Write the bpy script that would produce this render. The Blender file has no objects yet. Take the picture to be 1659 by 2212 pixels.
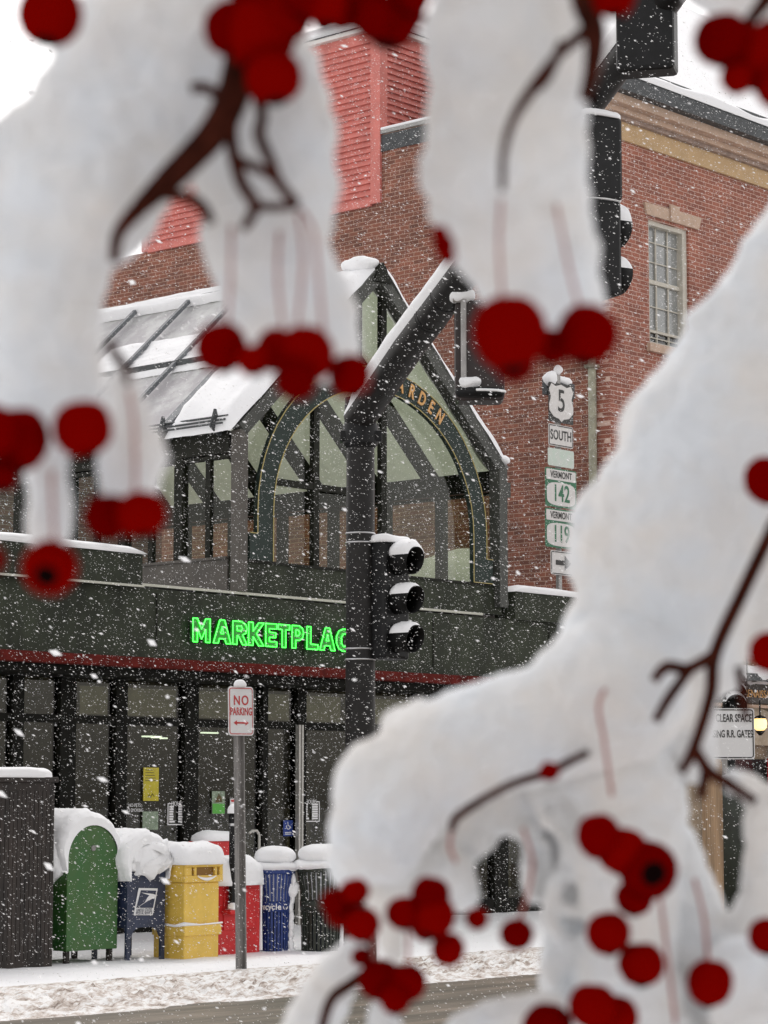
import bpy, bmesh, math, random
from mathutils import Vector, noise, Matrix
random.seed(7)
R = math.radians
SC = bpy.context.scene
COL = SC.collection
# ---------------------------------------------------------------- camera
F = 5322.0                      # focal length in the pixels of a 1659x2212 frame
H = 1.70                        # eye height
TH = math.atan((1720 - 1106) / F)
cam = bpy.data.cameras.new('camera'); camo = bpy.data.objects.new('camera', cam); COL.objects.link(camo)
camo.location = (0, 0, H); camo.rotation_euler = (math.pi / 2 + TH, 0, 0)
cam.sensor_fit = 'HORIZONTAL'; cam.sensor_width = 24.0; cam.lens = F / 1659 * 24.0
cam.clip_start = 0.05; cam.clip_end = 600
cam.dof.use_dof = True; cam.dof.focus_distance = 26.0; cam.dof.aperture_fstop = cam.lens / 3.9
SC.camera = camo
# ---------------------------------------------------------------- world, sun, exposure
SUN_EL, SUN_AZ = 55, 0
w = bpy.data.worlds.new('World'); SC.world = w; w.use_nodes = True
nt = w.node_tree; bg = nt.nodes['Background']
sky = nt.nodes.new('ShaderNodeTexSky'); sky.sky_type = 'NISHITA'; sky.sun_disc = False
sky.sun_elevation = R(SUN_EL); sky.sun_rotation = R(SUN_AZ); sky.dust_density = 1.2; sky.air_density = 1.4
hs = nt.nodes.new('ShaderNodeHueSaturation'); hs.inputs['Saturation'].default_value = 0.12
mxw = nt.nodes.new('ShaderNodeMix'); mxw.data_type = 'RGBA'; mxw.blend_type = 'MULTIPLY'; mxw.inputs[0].default_value = 1.0
mxw.inputs[7].default_value = (1.0, 0.955, 0.93, 1)
nt.links.new(sky.outputs[0], hs.inputs['Color']); nt.links.new(hs.outputs[0], mxw.inputs[6])
nt.links.new(mxw.outputs[2], bg.inputs[0]); bg.inputs[1].default_value = 0.15
sl = bpy.data.lights.new('sun', 'SUN'); sl.energy = 0.5; sl.angle = R(40); sl.color = (1, 0.97, 0.93)
so = bpy.data.objects.new('sun', sl); COL.objects.link(so)
so.rotation_euler = (-R(90 - SUN_EL), 0, R(SUN_AZ))
SC.view_settings.view_transform = 'Standard'; SC.view_settings.look = 'None'
SC.view_settings.exposure = 0.74; SC.view_settings.gamma = 1; SC.view_settings.use_curve_mapping = False
SC.cycles.max_bounces = 8; SC.cycles.transparent_max_bounces = 16

# ---------------------------------------------------------------- measuring helpers
T = R(41.4)
A = Vector((math.sin(T), math.cos(T), 0)); B = Vector((-math.cos(T), math.sin(T), 0))
RZ = math.pi / 2 - T            # street frame: local x runs along A, local y along B
def ray(u, v):
    x = (u - 829.5) / F; up = (1106 - v) / F
    return Vector((x, math.cos(TH) - math.sin(TH) * up, math.sin(TH) + math.cos(TH) * up))
def on_p(u, v, p):
    d = ray(u, v); t = p / d.dot(B); q = d * t; return (q.dot(A), q.z + H)
def on_s(u, v, s):
    d = ray(u, v); t = s / d.dot(A); q = d * t; return (q.dot(B), q.z + H)
def on_z(u, v, z):
    d = ray(u, v); t = (z - H) / d.z; q = d * t; return (q.dot(A), q.dot(B))
def at(u, v, Y):
    d = ray(u, v); q = d * (Y / d.y); return Vector((q.x, q.y, q.z + H))
def W(s, p, z=0.0):
    q = A * s + B * p; return Vector((q.x, q.y, z))
def SP(q):
    return (q.x * A.x + q.y * A.y, q.x * B.x + q.y * B.y)

# ---------------------------------------------------------------- materials
MATS = {}
def mat(name, col, rough=0.6, metal=0.0, var=0.0, vscale=8.0, bump=0.0, bscale=30.0, emit=None, estr=0.0, coat=0.0, col2=None, spec=0.5, sss=0.0, detail=6, stretch=None):
    if name in MATS: return MATS[name]
    m = bpy.data.materials.new(name); m.use_nodes = True; n = m.node_tree; p = n.nodes['Principled BSDF']
    p.inputs['Base Color'].default_value = (*col, 1); p.inputs['Roughness'].default_value = rough
    p.inputs['Metallic'].default_value = metal; p.inputs['Specular IOR Level'].default_value = spec
    if coat: p.inputs['Coat Weight'].default_value = coat; p.inputs['Coat Roughness'].default_value = 0.15
    if sss:
        p.inputs['Subsurface Weight'].default_value = sss; p.inputs['Subsurface Radius'].default_value = (0.02, 0.02, 0.02); p.inputs['Subsurface Scale'].default_value = 0.3
    tc = n.nodes.new('ShaderNodeTexCoord'); src = tc.outputs['Object']
    if stretch:
        mp = n.nodes.new('ShaderNodeMapping'); mp.inputs['Scale'].default_value = stretch; n.links.new(src, mp.inputs[0]); src = mp.outputs[0]
    if var or col2:
        t = n.nodes.new('ShaderNodeTexNoise'); t.inputs['Scale'].default_value = vscale; t.inputs['Detail'].default_value = detail; t.inputs['Roughness'].default_value = 0.65
        n.links.new(src, t.inputs['Vector'])
        cr = n.nodes.new('ShaderNodeValToRGB'); cr.color_ramp.elements[0].position = 0.35; cr.color_ramp.elements[1].position = 0.65
        c2 = col2 or tuple(min(1, c * (1 + var)) for c in col); c1 = col if col2 else tuple(c * (1 - var) for c in col)
        cr.color_ramp.elements[0].color = (*c1, 1); cr.color_ramp.elements[1].color = (*c2, 1)
        n.links.new(t.outputs[0], cr.inputs[0]); n.links.new(cr.outputs[0], p.inputs['Base Color'])
    if bump:
        t2 = n.nodes.new('ShaderNodeTexNoise'); t2.inputs['Scale'].default_value = bscale; t2.inputs['Detail'].default_value = 5
        n.links.new(src, t2.inputs['Vector'])
        b = n.nodes.new('ShaderNodeBump'); b.inputs['Strength'].default_value = bump; b.inputs['Distance'].default_value = 0.02
        n.links.new(t2.outputs[0], b.inputs['Height']); n.links.new(b.outputs[0], p.inputs['Normal'])
    if emit: p.inputs['Emission Color'].default_value = (*emit, 1); p.inputs['Emission Strength'].default_value = estr
    MATS[name] = m; return m

def brick_mat(name, axis, c1, c2, mortar, blotch, bw=0.205, rh=0.0677, ms=0.0055):
    m = bpy.data.materials.new(name); m.use_nodes = True; n = m.node_tree; p = n.nodes['Principled BSDF']
    tc = n.nodes.new('ShaderNodeTexCoord'); sx = n.nodes.new('ShaderNodeSeparateXYZ'); cx = n.nodes.new('ShaderNodeCombineXYZ')
    n.links.new(tc.outputs['Object'], sx.inputs[0]); n.links.new(sx.outputs[axis], cx.inputs[0]); n.links.new(sx.outputs[2], cx.inputs[1])
    # slight waviness of the courses
    wn = n.nodes.new('ShaderNodeTexNoise'); wn.inputs['Scale'].default_value = 2.5; n.links.new(tc.outputs['Object'], wn.inputs['Vector'])
    vm = n.nodes.new('ShaderNodeVectorMath'); vm.operation = 'MULTIPLY_ADD'; vm.inputs[1].default_value = (0.02, 0.02, 0)
    n.links.new(wn.outputs[1], vm.inputs[0]); n.links.new(cx.outputs[0], vm.inputs[2])
    b = n.nodes.new('ShaderNodeTexBrick'); b.inputs['Scale'].default_value = 1; b.inputs['Brick Width'].default_value = bw; b.inputs['Row Height'].default_value = rh
    b.inputs['Mortar Size'].default_value = ms; b.inputs['Mortar Smooth'].default_value = 0.2; b.inputs['Bias'].default_value = -0.1
    b.inputs['Color1'].default_value = (*c1, 1); b.inputs['Color2'].default_value = (*c2, 1); b.inputs['Mortar'].default_value = (*mortar, 1)
    n.links.new(vm.outputs[0], b.inputs['Vector'])
    t = n.nodes.new('ShaderNodeTexNoise'); t.inputs['Scale'].default_value = 0.9; t.inputs['Detail'].default_value = 8; t.inputs['Roughness'].default_value = 0.7
    n.links.new(tc.outputs['Object'], t.inputs['Vector'])
    cr = n.nodes.new('ShaderNodeValToRGB'); cr.color_ramp.elements[0].position = 0.3; cr.color_ramp.elements[1].position = 0.7
    cr.color_ramp.elements[0].color = (*blotch, 1); cr.color_ramp.elements[1].color = (1.15, 1.12, 1.1, 1)
    n.links.new(t.outputs[0], cr.inputs[0])
    mx = n.nodes.new('ShaderNodeMix'); mx.data_type = 'RGBA'; mx.blend_type = 'MULTIPLY'; mx.inputs[0].default_value = 1
    n.links.new(b.outputs[0], mx.inputs[6]); n.links.new(cr.outputs[0], mx.inputs[7]); n.links.new(mx.outputs[2], p.inputs['Base Color'])
    bp = n.nodes.new('ShaderNodeBump'); bp.inputs['Distance'].default_value = 0.01; bp.invert = True
    n.links.new(b.outputs[1], bp.inputs['Height']); n.links.new(bp.outputs[0], p.inputs['Normal'])
    p.inputs['Roughness'].default_value = 0.85
    return m

def glass_mat(name, tint=(0.8, 0.85, 0.8), refl=0.08, rough=0.02):
    m = bpy.data.materials.new(name); m.use_nodes = True; n = m.node_tree
    for x in list(n.nodes):
        if x.type != 'OUTPUT_MATERIAL': n.nodes.remove(x)
    out = [x for x in n.nodes if x.type == 'OUTPUT_MATERIAL'][0]
    t = n.nodes.new('ShaderNodeBsdfTransparent'); t.inputs[0].default_value = (*tint, 1)
    g = n.nodes.new('ShaderNodeBsdfGlossy'); g.inputs['Roughness'].default_value = rough
    fr = n.nodes.new('ShaderNodeLayerWeight'); fr.inputs[0].default_value = 0.18
    mm = n.nodes.new('ShaderNodeMath'); mm.operation = 'MULTIPLY_ADD'; mm.inputs[1].default_value = 0.3; mm.inputs[2].default_value = refl
    n.links.new(fr.outputs['Fresnel'], mm.inputs[0])
    ms = n.nodes.new('ShaderNodeMixShader'); n.links.new(mm.outputs[0], ms.inputs[0]); n.links.new(t.outputs[0], ms.inputs[1]); n.links.new(g.outputs[0], ms.inputs[2])
    n.links.new(ms.outputs[0], out.inputs[0]); return m

def transl_mat(name, dcol, tcol, fac, dust=None, scale=3.0):
    m = bpy.data.materials.new(name); m.use_nodes = True; n = m.node_tree
    p = n.nodes['Principled BSDF']; out = [x for x in n.nodes if x.type == 'OUTPUT_MATERIAL'][0]
    p.inputs['Base Color'].default_value = (*dcol, 1); p.inputs['Roughness'].default_value = 0.35
    tc = n.nodes.new('ShaderNodeTexCoord')
    if dust:
        t = n.nodes.new('ShaderNodeTexNoise'); t.inputs['Scale'].default_value = scale; t.inputs['Detail'].default_value = 8; t.inputs['Roughness'].default_value = 0.7
        n.links.new(tc.outputs['Object'], t.inputs['Vector'])
        cr = n.nodes.new('ShaderNodeValToRGB'); cr.color_ramp.elements[0].position = 0.44; cr.color_ramp.elements[1].position = 0.6
        cr.color_ramp.elements[0].color = (*dcol, 1); cr.color_ramp.elements[1].color = (*dust, 1)
        n.links.new(t.outputs[0], cr.inputs[0]); n.links.new(cr.outputs[0], p.inputs['Base Color'])
    tr = n.nodes.new('ShaderNodeBsdfTranslucent'); tr.inputs[0].default_value = (*tcol, 1)
    ms = n.nodes.new('ShaderNodeMixShader'); ms.inputs[0].default_value = fac
    n.links.new(p.outputs[0], ms.inputs[1]); n.links.new(tr.outputs[0], ms.inputs[2]); n.links.new(ms.outputs[0], out.inputs[0]); return m

M_SNOW = mat('snow', (0.86, 0.865, 0.875), 0.75, bump=0.35, bscale=14, spec=0.2)
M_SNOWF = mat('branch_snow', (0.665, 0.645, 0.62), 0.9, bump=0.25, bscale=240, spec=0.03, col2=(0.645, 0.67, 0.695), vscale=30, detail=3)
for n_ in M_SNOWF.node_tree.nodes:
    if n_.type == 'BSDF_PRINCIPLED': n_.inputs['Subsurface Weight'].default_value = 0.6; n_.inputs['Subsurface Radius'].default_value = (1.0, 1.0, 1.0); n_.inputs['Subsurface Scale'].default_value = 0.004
M_BERRY = mat('berry_skin', (0.125, 0.0003, 0.0001), 0.9, var=0.3, vscale=60, spec=0.0)
M_CALYX = mat('calyx', (0.004, 0.001, 0.001), 0.95, spec=.02)
M_BERRY2 = mat('berry_skin_dark', (0.100, 0.0003, 0.0002), 0.9, var=0.35, vscale=70, spec=0.0)
M_BERRY3 = mat('berry_skin_bright', (0.145, 0.0008, 0.0002), 0.9, var=0.25, vscale=50, spec=0.0)
M_STEM = mat('fruit_stalk', (0.30, 0.10, 0.085), 0.8, spec=.1)
M_BARK = mat('bark', (0.034, 0.0075, 0.004), 0.9, var=0.4, vscale=200, spec=0.05)
M_BLACK = mat('black_metal', (0.007, 0.0072, 0.0078), 0.5, spec=0.25, var=0.3, vscale=10, bump=0.1, bscale=60)
M_POLE = mat('pole_metal', (0.013, 0.012, 0.0115), 0.5, spec=0.25, var=0.35, vscale=9, bump=0.1, bscale=50)
M_LENS = mat('dark_lens', (0.004, 0.004, 0.004), 0.6, spec=0.2)
M_STEEL = mat('stainless', (0.55, 0.55, 0.56), 0.35, metal=0.8)
M_GALV = mat('galvanised_steel', (0.26, 0.25, 0.24), 0.5, metal=0.35, var=0.35, vscale=12, stretch=(1, 1, 0.15), bump=0.2, bscale=40)
M_PIPE = mat('grey_pipe', (0.32, 0.31, 0.30), 0.5, var=0.15, vscale=9)
M_GREEN = mat('dark_green_fascia', (0.027, 0.032, 0.020), 0.7, var=0.4, vscale=2.2, bump=0.2, bscale=25, stretch=(1, 1, 0.4), spec=0.25)
M_ARCH = mat('arch_green', (0.022, 0.034, 0.029), 0.55, spec=0.2, var=0.15, vscale=4)
M_MULL = mat('shopfront_frame', (0.0065, 0.0065, 0.0045), 0.6, spec=0.1, var=0.5, vscale=5)
M_FRAME = mat('bronze_green_frame', (0.012, 0.0125, 0.0085), 0.6, spec=0.15, var=0.25, vscale=6)
M_RAKE = mat('grey_steel_frame', (0.055, 0.057, 0.050), 0.5, spec=0.3, var=0.25, vscale=5, stretch=(1, 1, 0.3))
M_LOW = mat('low_wall_panel', (0.07, 0.062, 0.052), 0.6, var=0.15, vscale=3)
M_GOLD = mat('gold_line', (0.42, 0.34, 0.12), 0.4)
M_GOLDL = mat('gold_letter', (0.62, 0.33, 0.10), 0.45)
M_REDB = mat('red_awning_band', (0.095, 0.010, 0.007), 0.7, var=0.4, vscale=5, spec=0.1)
M_DARK = mat('dark_interior', (0.11, 0.10, 0.085), 0.8, var=0.4, vscale=2)
M_DARK2 = mat('interior_goods', (0.14, 0.13, 0.10), 0.8, var=0.6, vscale=6)
M_NEON = mat('neon_green', (0.0, 0.4, 0.02), 0.4, emit=(0.05, 1.0, 0.06), estr=2.6)
M_NEONB = mat('neon_glow_green', (0.004, 0.20, 0.006), 0.4)  # tube glow painted into the green of the letter backing
M_TUBE = mat('fluorescent_tube', (0.8, 0.8, 0.8), 0.4, emit=(0.85, 1, 0.9), estr=1.2)
M_LAMP = mat('lamp_glow', (0.8, 0.7, 0.4), 0.4, emit=(1, 0.60, 0.20), estr=1.3)
M_REDSIDE = mat('red_clapboard', (0.58, 0.18, 0.15), 0.7, var=0.12, vscale=3)
M_TAN = mat('tan_frieze', (0.50, 0.34, 0.18), 0.7, var=0.08, vscale=4)
M_STONE = mat('pink_stone', (0.50, 0.36, 0.27), 0.8, var=0.1, vscale=6)
M_STONE2 = mat('brown_stone_molding', (0.30, 0.22, 0.18), 0.8, var=0.2, vscale=6)
M_SLATE = mat('slate_dark', (0.05, 0.055, 0.058), 0.6, var=0.3, vscale=8)
M_CREAM = mat('cream_paint', (0.52, 0.49, 0.42), 0.6, var=0.08, vscale=10)
M_WPAINT = mat('white_paint', (0.68, 0.65, 0.62), 0.5, var=0.04, vscale=12)
M_SIGNW = mat('sign_white', (0.62, 0.60, 0.58), 0.45, var=0.05, vscale=14)
M_SIGNK = mat('sign_black', (0.015, 0.014, 0.012), 0.5)
M_SIGNG = mat('sign_green', (0.02, 0.14, 0.065), 0.5, var=0.15, vscale=14)
M_SIGNP = mat('sign_pale', (0.56, 0.60, 0.55), 0.5, col2=(0.50, 0.60, 0.52), vscale=9)
M_SIGNR = mat('sign_red', (0.50, 0.03, 0.03), 0.5)
M_BOXG = mat('green_mailbox_paint', (0.020, 0.105, 0.018), 0.45, col2=(0.045, 0.105, 0.022), vscale=4, bump=0.05)
M_BOXB = mat('blue_mailbox_paint', (0.018, 0.027, 0.060), 0.45, var=0.25, vscale=5)
M_BOXY = mat('yellow_plastic', (0.72, 0.48, 0.085), 0.5, var=0.08, vscale=6)
M_BOXR = mat('red_plastic', (0.52, 0.008, 0.010), 0.5, var=0.12, vscale=6)
M_BINB = mat('blue_bin_steel', (0.012, 0.035, 0.17), 0.45, var=0.2, vscale=8)
M_BIND = mat('dark_bin_steel', (0.020, 0.026, 0.018), 0.5, var=0.3, vscale=8)
M_BINI = mat('bin_liner', (0.008, 0.01, 0.02), 0.8)
M_CAB = mat('brown_slatted_cabinet', (0.022, 0.016, 0.013), 0.7, var=0.5, vscale=7, stretch=(1, 1, 0.2))
M_WOOD = mat('tan_wood', (0.42, 0.29, 0.18), 0.7, var=0.25, vscale=16, stretch=(1, 1, 0.06))
M_POSTY = mat('yellow_paper', (0.50, 0.42, 0.03), 0.7, var=0.1, vscale=12)
M_POSTG = mat('green_paper', (0.10, 0.40, 0.06), 0.7)
M_POSTL = mat('pale_paper', (0.22, 0.28, 0.20), 0.7, var=0.35, vscale=18)
M_BROWN = mat('brown_figure', (0.10, 0.075, 0.03), 0.8, var=0.4, vscale=30)
M_BLUEST = mat('blue_sticker', (0.02, 0.05, 0.25), 0.5)
M_WHITE = mat('white_vinyl', (0.72, 0.72, 0.72), 0.5)
M_DOWN = mat('pale_green_downspout', (0.34, 0.33, 0.25), 0.7, var=0.2, vscale=8)
M_GL = glass_mat('storefront_glass', (0.70, 0.70, 0.62), 0.03)
M_GLP = glass_mat('pavilion_glass', (0.84, 0.86, 0.79), 0.02)
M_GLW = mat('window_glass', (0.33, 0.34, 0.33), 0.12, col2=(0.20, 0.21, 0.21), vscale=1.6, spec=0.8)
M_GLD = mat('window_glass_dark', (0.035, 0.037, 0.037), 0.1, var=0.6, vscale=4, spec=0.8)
M_ROOFG = transl_mat('roof_glass', (0.62, 0.59, 0.63), (0.66, 0.73, 0.62), 0.42, dust=(0.88, 0.88, 0.89))
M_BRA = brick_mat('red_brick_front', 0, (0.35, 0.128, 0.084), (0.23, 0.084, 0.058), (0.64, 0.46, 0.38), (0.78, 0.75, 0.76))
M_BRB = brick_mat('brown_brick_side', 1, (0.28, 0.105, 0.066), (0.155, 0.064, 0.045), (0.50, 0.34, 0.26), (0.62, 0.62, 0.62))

# ---------------------------------------------------------------- mesh helpers
def link(o, parent=None):
    COL.objects.link(o)
    if parent is not None: o.parent = parent
    return o
def tag(o, label=None, cat=None, group=None, kind=None):
    if label: o['label'] = label
    if cat: o['category'] = cat
    if group: o['group'] = group
    if kind: o['kind'] = kind
    return o
def thing(name, label, cat, loc=(0, 0, 0), rz=RZ, group=None):
    o = bpy.data.objects.new(name, None); o.empty_display_size = 0.2; o.location = loc; o.rotation_euler = (0, 0, rz)
    link(o); return tag(o, label, cat, group)
class MB:
    def __init__(s): s.v = []; s.f = []; s.mi = []; s.sm = []
    def add(s, vs, fs, mi=0, smooth=False):
        k = len(s.v); s.v += [tuple(x) for x in vs]; s.f += [tuple(i + k for i in q) for q in fs]; s.mi += [mi] * len(fs); s.sm += [smooth] * len(fs); return s
    def box(s, x0, x1, y0, y1, z0, z1, mi=0, dx=0, dy=0):
        return s.add([(x0, y0, z0), (x1, y0, z0), (x1, y1, z0), (x0, y1, z0), (x0 + dx, y0 + dy, z1), (x1 - dx, y0 + dy, z1), (x1 - dx, y1 - dy, z1), (x0 + dx, y1 - dy, z1)],
                     [(3, 2, 1, 0), (4, 5, 6, 7), (0, 1, 5, 4), (1, 2, 6, 5), (2, 3, 7, 6), (3, 0, 4, 7)], mi)
    def prism(s, pts, y0, y1, mi=0, axis='y'):           # outline in (x,z) pushed along y, or (y,z) along x, or (x,y) along z
        n = len(pts)
        mk = {'y': lambda a, b, c: (a, c, b), 'x': lambda a, b, c: (c, a, b), 'z': lambda a, b, c: (a, b, c)}[axis]
        vs = [mk(a, b, y0) for a, b in pts] + [mk(a, b, y1) for a, b in pts]
        fs = [tuple(range(n - 1, -1, -1)), tuple(range(n, 2 * n))] + [(i, (i + 1) % n, n + (i + 1) % n, n + i) for i in range(n)]
        return s.add(vs, fs, mi)
    def beam(s, p0, p1, wd, dp, mi=0, up=(0, 0, 1)):
        p0 = Vector(p0); p1 = Vector(p1); d = (p1 - p0).normalized(); up = Vector(up)
        sd = d.cross(up).normalized() * (wd / 2); u2 = sd.normalized().cross(d).normalized() * (dp / 2)
        vs = []
        for q in (p0, p1):
            for a, b in ((-1, -1), (1, -1), (1, 1), (-1, 1)): vs.append(q + sd * a + u2 * b)
        return s.add(vs, [(3, 2, 1, 0), (4, 5, 6, 7), (0, 1, 5, 4), (1, 2, 6, 5), (2, 3, 7, 6), (3, 0, 4, 7)], mi)
    def tube(s, pts, rads, n=12, mi=0, cap=True):
        pts = [Vector(p) for p in pts]
        if not hasattr(rads, '__len__'): rads = [rads] * len(pts)
        vs = []; fs = []
        d0 = (pts[1] - pts[0]).normalized(); ref = Vector((0, 0, 1)) if abs(d0.z) < 0.9 else Vector((1, 0, 0))
        nx = d0.cross(ref).normalized()
        for i, p in enumerate(pts):
            d = (pts[min(i + 1, len(pts) - 1)] - pts[max(i - 1, 0)]).normalized()
            nx = (nx - d * nx.dot(d)).normalized(); ny = d.cross(nx)
            for k in range(n):
                a = 2 * math.pi * k / n; vs.append(p + (nx * math.cos(a) + ny * math.sin(a)) * rads[i])
        for i in range(len(pts) - 1):
            for k in range(n): fs.append((i * n + k, i * n + (k + 1) % n, (i + 1) * n + (k + 1) % n, (i + 1) * n + k))
        s.add(vs, fs, mi, True)
        if cap:
            m = len(pts) - 1
            s.add(vs[:n], [tuple(range(n - 1, -1, -1))], mi); s.add(vs[m * n:], [tuple(range(n))], mi)
        return s
    def lathe(s, prof, n=32, mi=0, cx=0, cy=0):
        vs = []; fs = []
        for r, z in prof:
            for k in range(n):
                a = 2 * math.pi * k / n; vs.append((cx + r * math.cos(a), cy + r * math.sin(a), z))
        for i in range(len(prof) - 1):
            for k in range(n): fs.append((i * n + k, i * n + (k + 1) % n, (i + 1) * n + (k + 1) % n, (i + 1) * n + k))
        return s.add(vs, fs, mi, True)
    def snow(s, c, r, e=0.45, n=28, rough=0.06, flat=None, sc=6.0, mi=0, seed=0):
        """superellipsoid lump of snow; flat = lowest local z kept"""
        vs = []; fs = []; c = Vector(c)
        sg = lambda x, q: math.copysign(abs(x) ** q, x)
        m = n // 2
        for i in range(m + 1):
            la = -math.pi / 2 + math.pi * i / m
            for k in range(n):
                lo = 2 * math.pi * k / n
                x = r[0] * sg(math.cos(la), e) * sg(math.cos(lo), e); y = r[1] * sg(math.cos(la), e) * sg(math.sin(lo), e); z = r[2] * sg(math.sin(la), e * 1.3)
                q = c + Vector((x, y, z))
                nv = noise.noise_vector((q + Vector((seed * 7.1, 0, 0))) * sc) * rough + noise.noise_vector(q * sc * 4) * rough * 0.3
                q += nv
                if flat is not None and q.z < flat: q.z = flat
                vs.append(q)
        for i in range(m):
            for k in range(n): fs.append((i * n + k, i * n + (k + 1) % n, (i + 1) * n + (k + 1) % n, (i + 1) * n + k))
        return s.add(vs, fs, mi, True)
    def build(s, name, mats, parent=None, bevel=0.0, loc=None, rz=None):
        me = bpy.data.meshes.new(name); me.from_pydata(s.v, [], s.f)
        if not isinstance(mats, (list, tuple)): mats = [mats]
        for m in mats: me.materials.append(m)
        me.polygons.foreach_set('material_index', s.mi); me.polygons.foreach_set('use_smooth', s.sm); me.update()
        o = bpy.data.objects.new(name, me); link(o, parent)
        if loc is not None: o.location = loc
        if rz is not None: o.rotation_euler = (0, 0, rz)
        if bevel:
            b = o.modifiers.new('bevel', 'BEVEL'); b.width = bevel; b.segments = 2; b.limit_method = 'ANGLE'; b.angle_limit = R(40)
            b.harden_normals = False
        return o
def text(name, body, size, m, parent, loc, rot, sx=1.0, ex=0.002, align='CENTER', offset=0.0, bevel=0.0, fill=True, space=1.0):
    c = bpy.data.curves.new(name, 'FONT'); c.body = body; c.size = size; c.extrude = ex; c.align_x = align; c.align_y = 'CENTER'; c.offset = offset
    c.space_character = space
    if bevel: c.bevel_depth = bevel; c.bevel_resolution = 1
    if not fill: c.fill_mode = 'NONE'
    c.resolution_u = 4
    c.materials.append(m); tmp = bpy.data.objects.new(name + '_tmp', c); COL.objects.link(tmp); bpy.context.view_layer.update()
    me = bpy.data.meshes.new_from_object(tmp.evaluated_get(bpy.context.evaluated_depsgraph_get())); me.name = name
    bpy.data.objects.remove(tmp); bpy.data.curves.remove(c)
    if not me.materials: me.materials.append(m)
    o = bpy.data.objects.new(name, me); link(o, parent); o.location = loc; o.rotation_euler = rot; o.scale = (sx, 1, 1)
    return o
FRONT = (math.pi / 2, 0, 0)     # lettering on a plane facing local -y

# ================================================================ GROUND
PK = 14.65                      # street edge of the slush
def gridmesh(name, s0, s1, p0, p1, ds, dp, hf, m, kind='structure', label=None):
    ns = int((s1 - s0) / ds) + 1; np_ = int((p1 - p0) / dp) + 1
    vs = []; fs = []
    for j in range(np_ + 1):
        for i in range(ns + 1):
            s = s0 + (s1 - s0) * i / ns; p = p0 + (p1 - p0) * j / np_; vs.append((s, p, hf(s, p)))
    for j in range(np_):
        for i in range(ns):
            k = j * (ns + 1) + i; fs.append((k, k + 1, k + ns + 2, k + ns + 1))
    mb = MB(); mb.add(vs, fs, 0, True); o = mb.build(name, m, rz=RZ); o['kind'] = kind
    if label: o['label'] = label
    return o
def smooth(a, b, x):
    t = max(0, min(1, (x - a) / (b - a))); return t * t * (3 - 2 * t)
N = lambda x, y, z=0.0: noise.noise(Vector((x, y, z)))
# far ground, one sheet out to the horizon
g = MB(); g.add([(-300, -300, -0.02), (300, -300, -0.02), (300, 300, -0.02), (-300, 300, -0.02)], [(0, 1, 2, 3)])
o = g.build('ground', mat('trodden_snow', (0.72, 0.72, 0.73), 0.8, var=0.08, vscale=0.4)); o['kind'] = 'structure'
# road: wet, slushy, streaked along the wheel tracks
def road_mat():
    m = bpy.data.materials.new('wet_slushy_road'); m.use_nodes = True; n = m.node_tree; p = n.nodes['Principled BSDF']
    tc = n.nodes.new('ShaderNodeTexCoord'); mp = n.nodes.new('ShaderNodeMapping'); mp.inputs['Scale'].default_value = (0.35, 3.2, 1)
    n.links.new(tc.outputs['Object'], mp.inputs[0])
    t = n.nodes.new('ShaderNodeTexNoise'); t.inputs['Scale'].default_value = 1.0; t.inputs['Detail'].default_value = 9; t.inputs['Roughness'].default_value = 0.62
    n.links.new(mp.outputs[0], t.inputs['Vector'])
    cr = n.nodes.new('ShaderNodeValToRGB'); e = cr.color_ramp.elements; e[0].position = 0.36; e[0].color = (0.07, 0.058, 0.040, 1); e[1].position = 0.70; e[1].color = (0.25, 0.20, 0.155, 1)
    x = e.new(0.52); x.color = (0.125, 0.102, 0.075, 1)
    n.links.new(t.outputs[0], cr.inputs[0]); n.links.new(cr.outputs[0], p.inputs['Base Color'])
    p.inputs['Roughness'].default_value = 0.5; p.inputs['Specular IOR Level'].default_value = 0.3
    t2 = n.nodes.new('ShaderNodeTexNoise'); t2.inputs['Scale'].default_value = 14; t2.inputs['Detail'].default_value = 6; n.links.new(tc.outputs['Object'], t2.inputs['Vector'])
    b = n.nodes.new('ShaderNodeBump'); b.inputs['Strength'].default_value = 0.5; b.inputs['Distance'].default_value = 0.02
    n.links.new(t2.outputs[0], b.inputs['Height']); n.links.new(b.outputs[0], p.inputs['Normal']); return m
def road_h(s, p): return 0.012 * N(s * 0.8, p * 5) + 0.004
gridmesh('road', 0, 60, 3.5, PK + 0.25, 0.35, 0.07, road_h, road_mat())
# slush berm along the kerb
M_SLUSH = bpy.data.materials.new('dirty_slush'); M_SLUSH.use_nodes = True
n = M_SLUSH.node_tree; p_ = n.nodes['Principled BSDF']; tc = n.nodes.new('ShaderNodeTexCoord')
t = n.nodes.new('ShaderNodeTexNoise'); t.inputs['Scale'].default_value = 9; t.inputs['Detail'].default_value = 8; t.inputs['Roughness'].default_value = 0.75
mp = n.nodes.new('ShaderNodeMapping'); mp.inputs['Scale'].default_value = (0.45, 1.5, 1); n.links.new(tc.outputs['Object'], mp.inputs[0]); n.links.new(mp.outputs[0], t.inputs['Vector'])
cr = n.nodes.new('ShaderNodeValToRGB'); e = cr.color_ramp.elements; e[0].position = 0.36; e[0].color = (0.17, 0.13, 0.10, 1); e[1].position = 0.55; e[1].color = (0.80, 0.80, 0.79, 1); x_ = e.new(.45); x_.color = (.50, .43, .38, 1)
n.links.new(t.outputs[0], cr.inputs[0]); n.links.new(cr.outputs[0], p_.inputs['Base Color']); p_.inputs['Roughness'].default_value = 0.7
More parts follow.
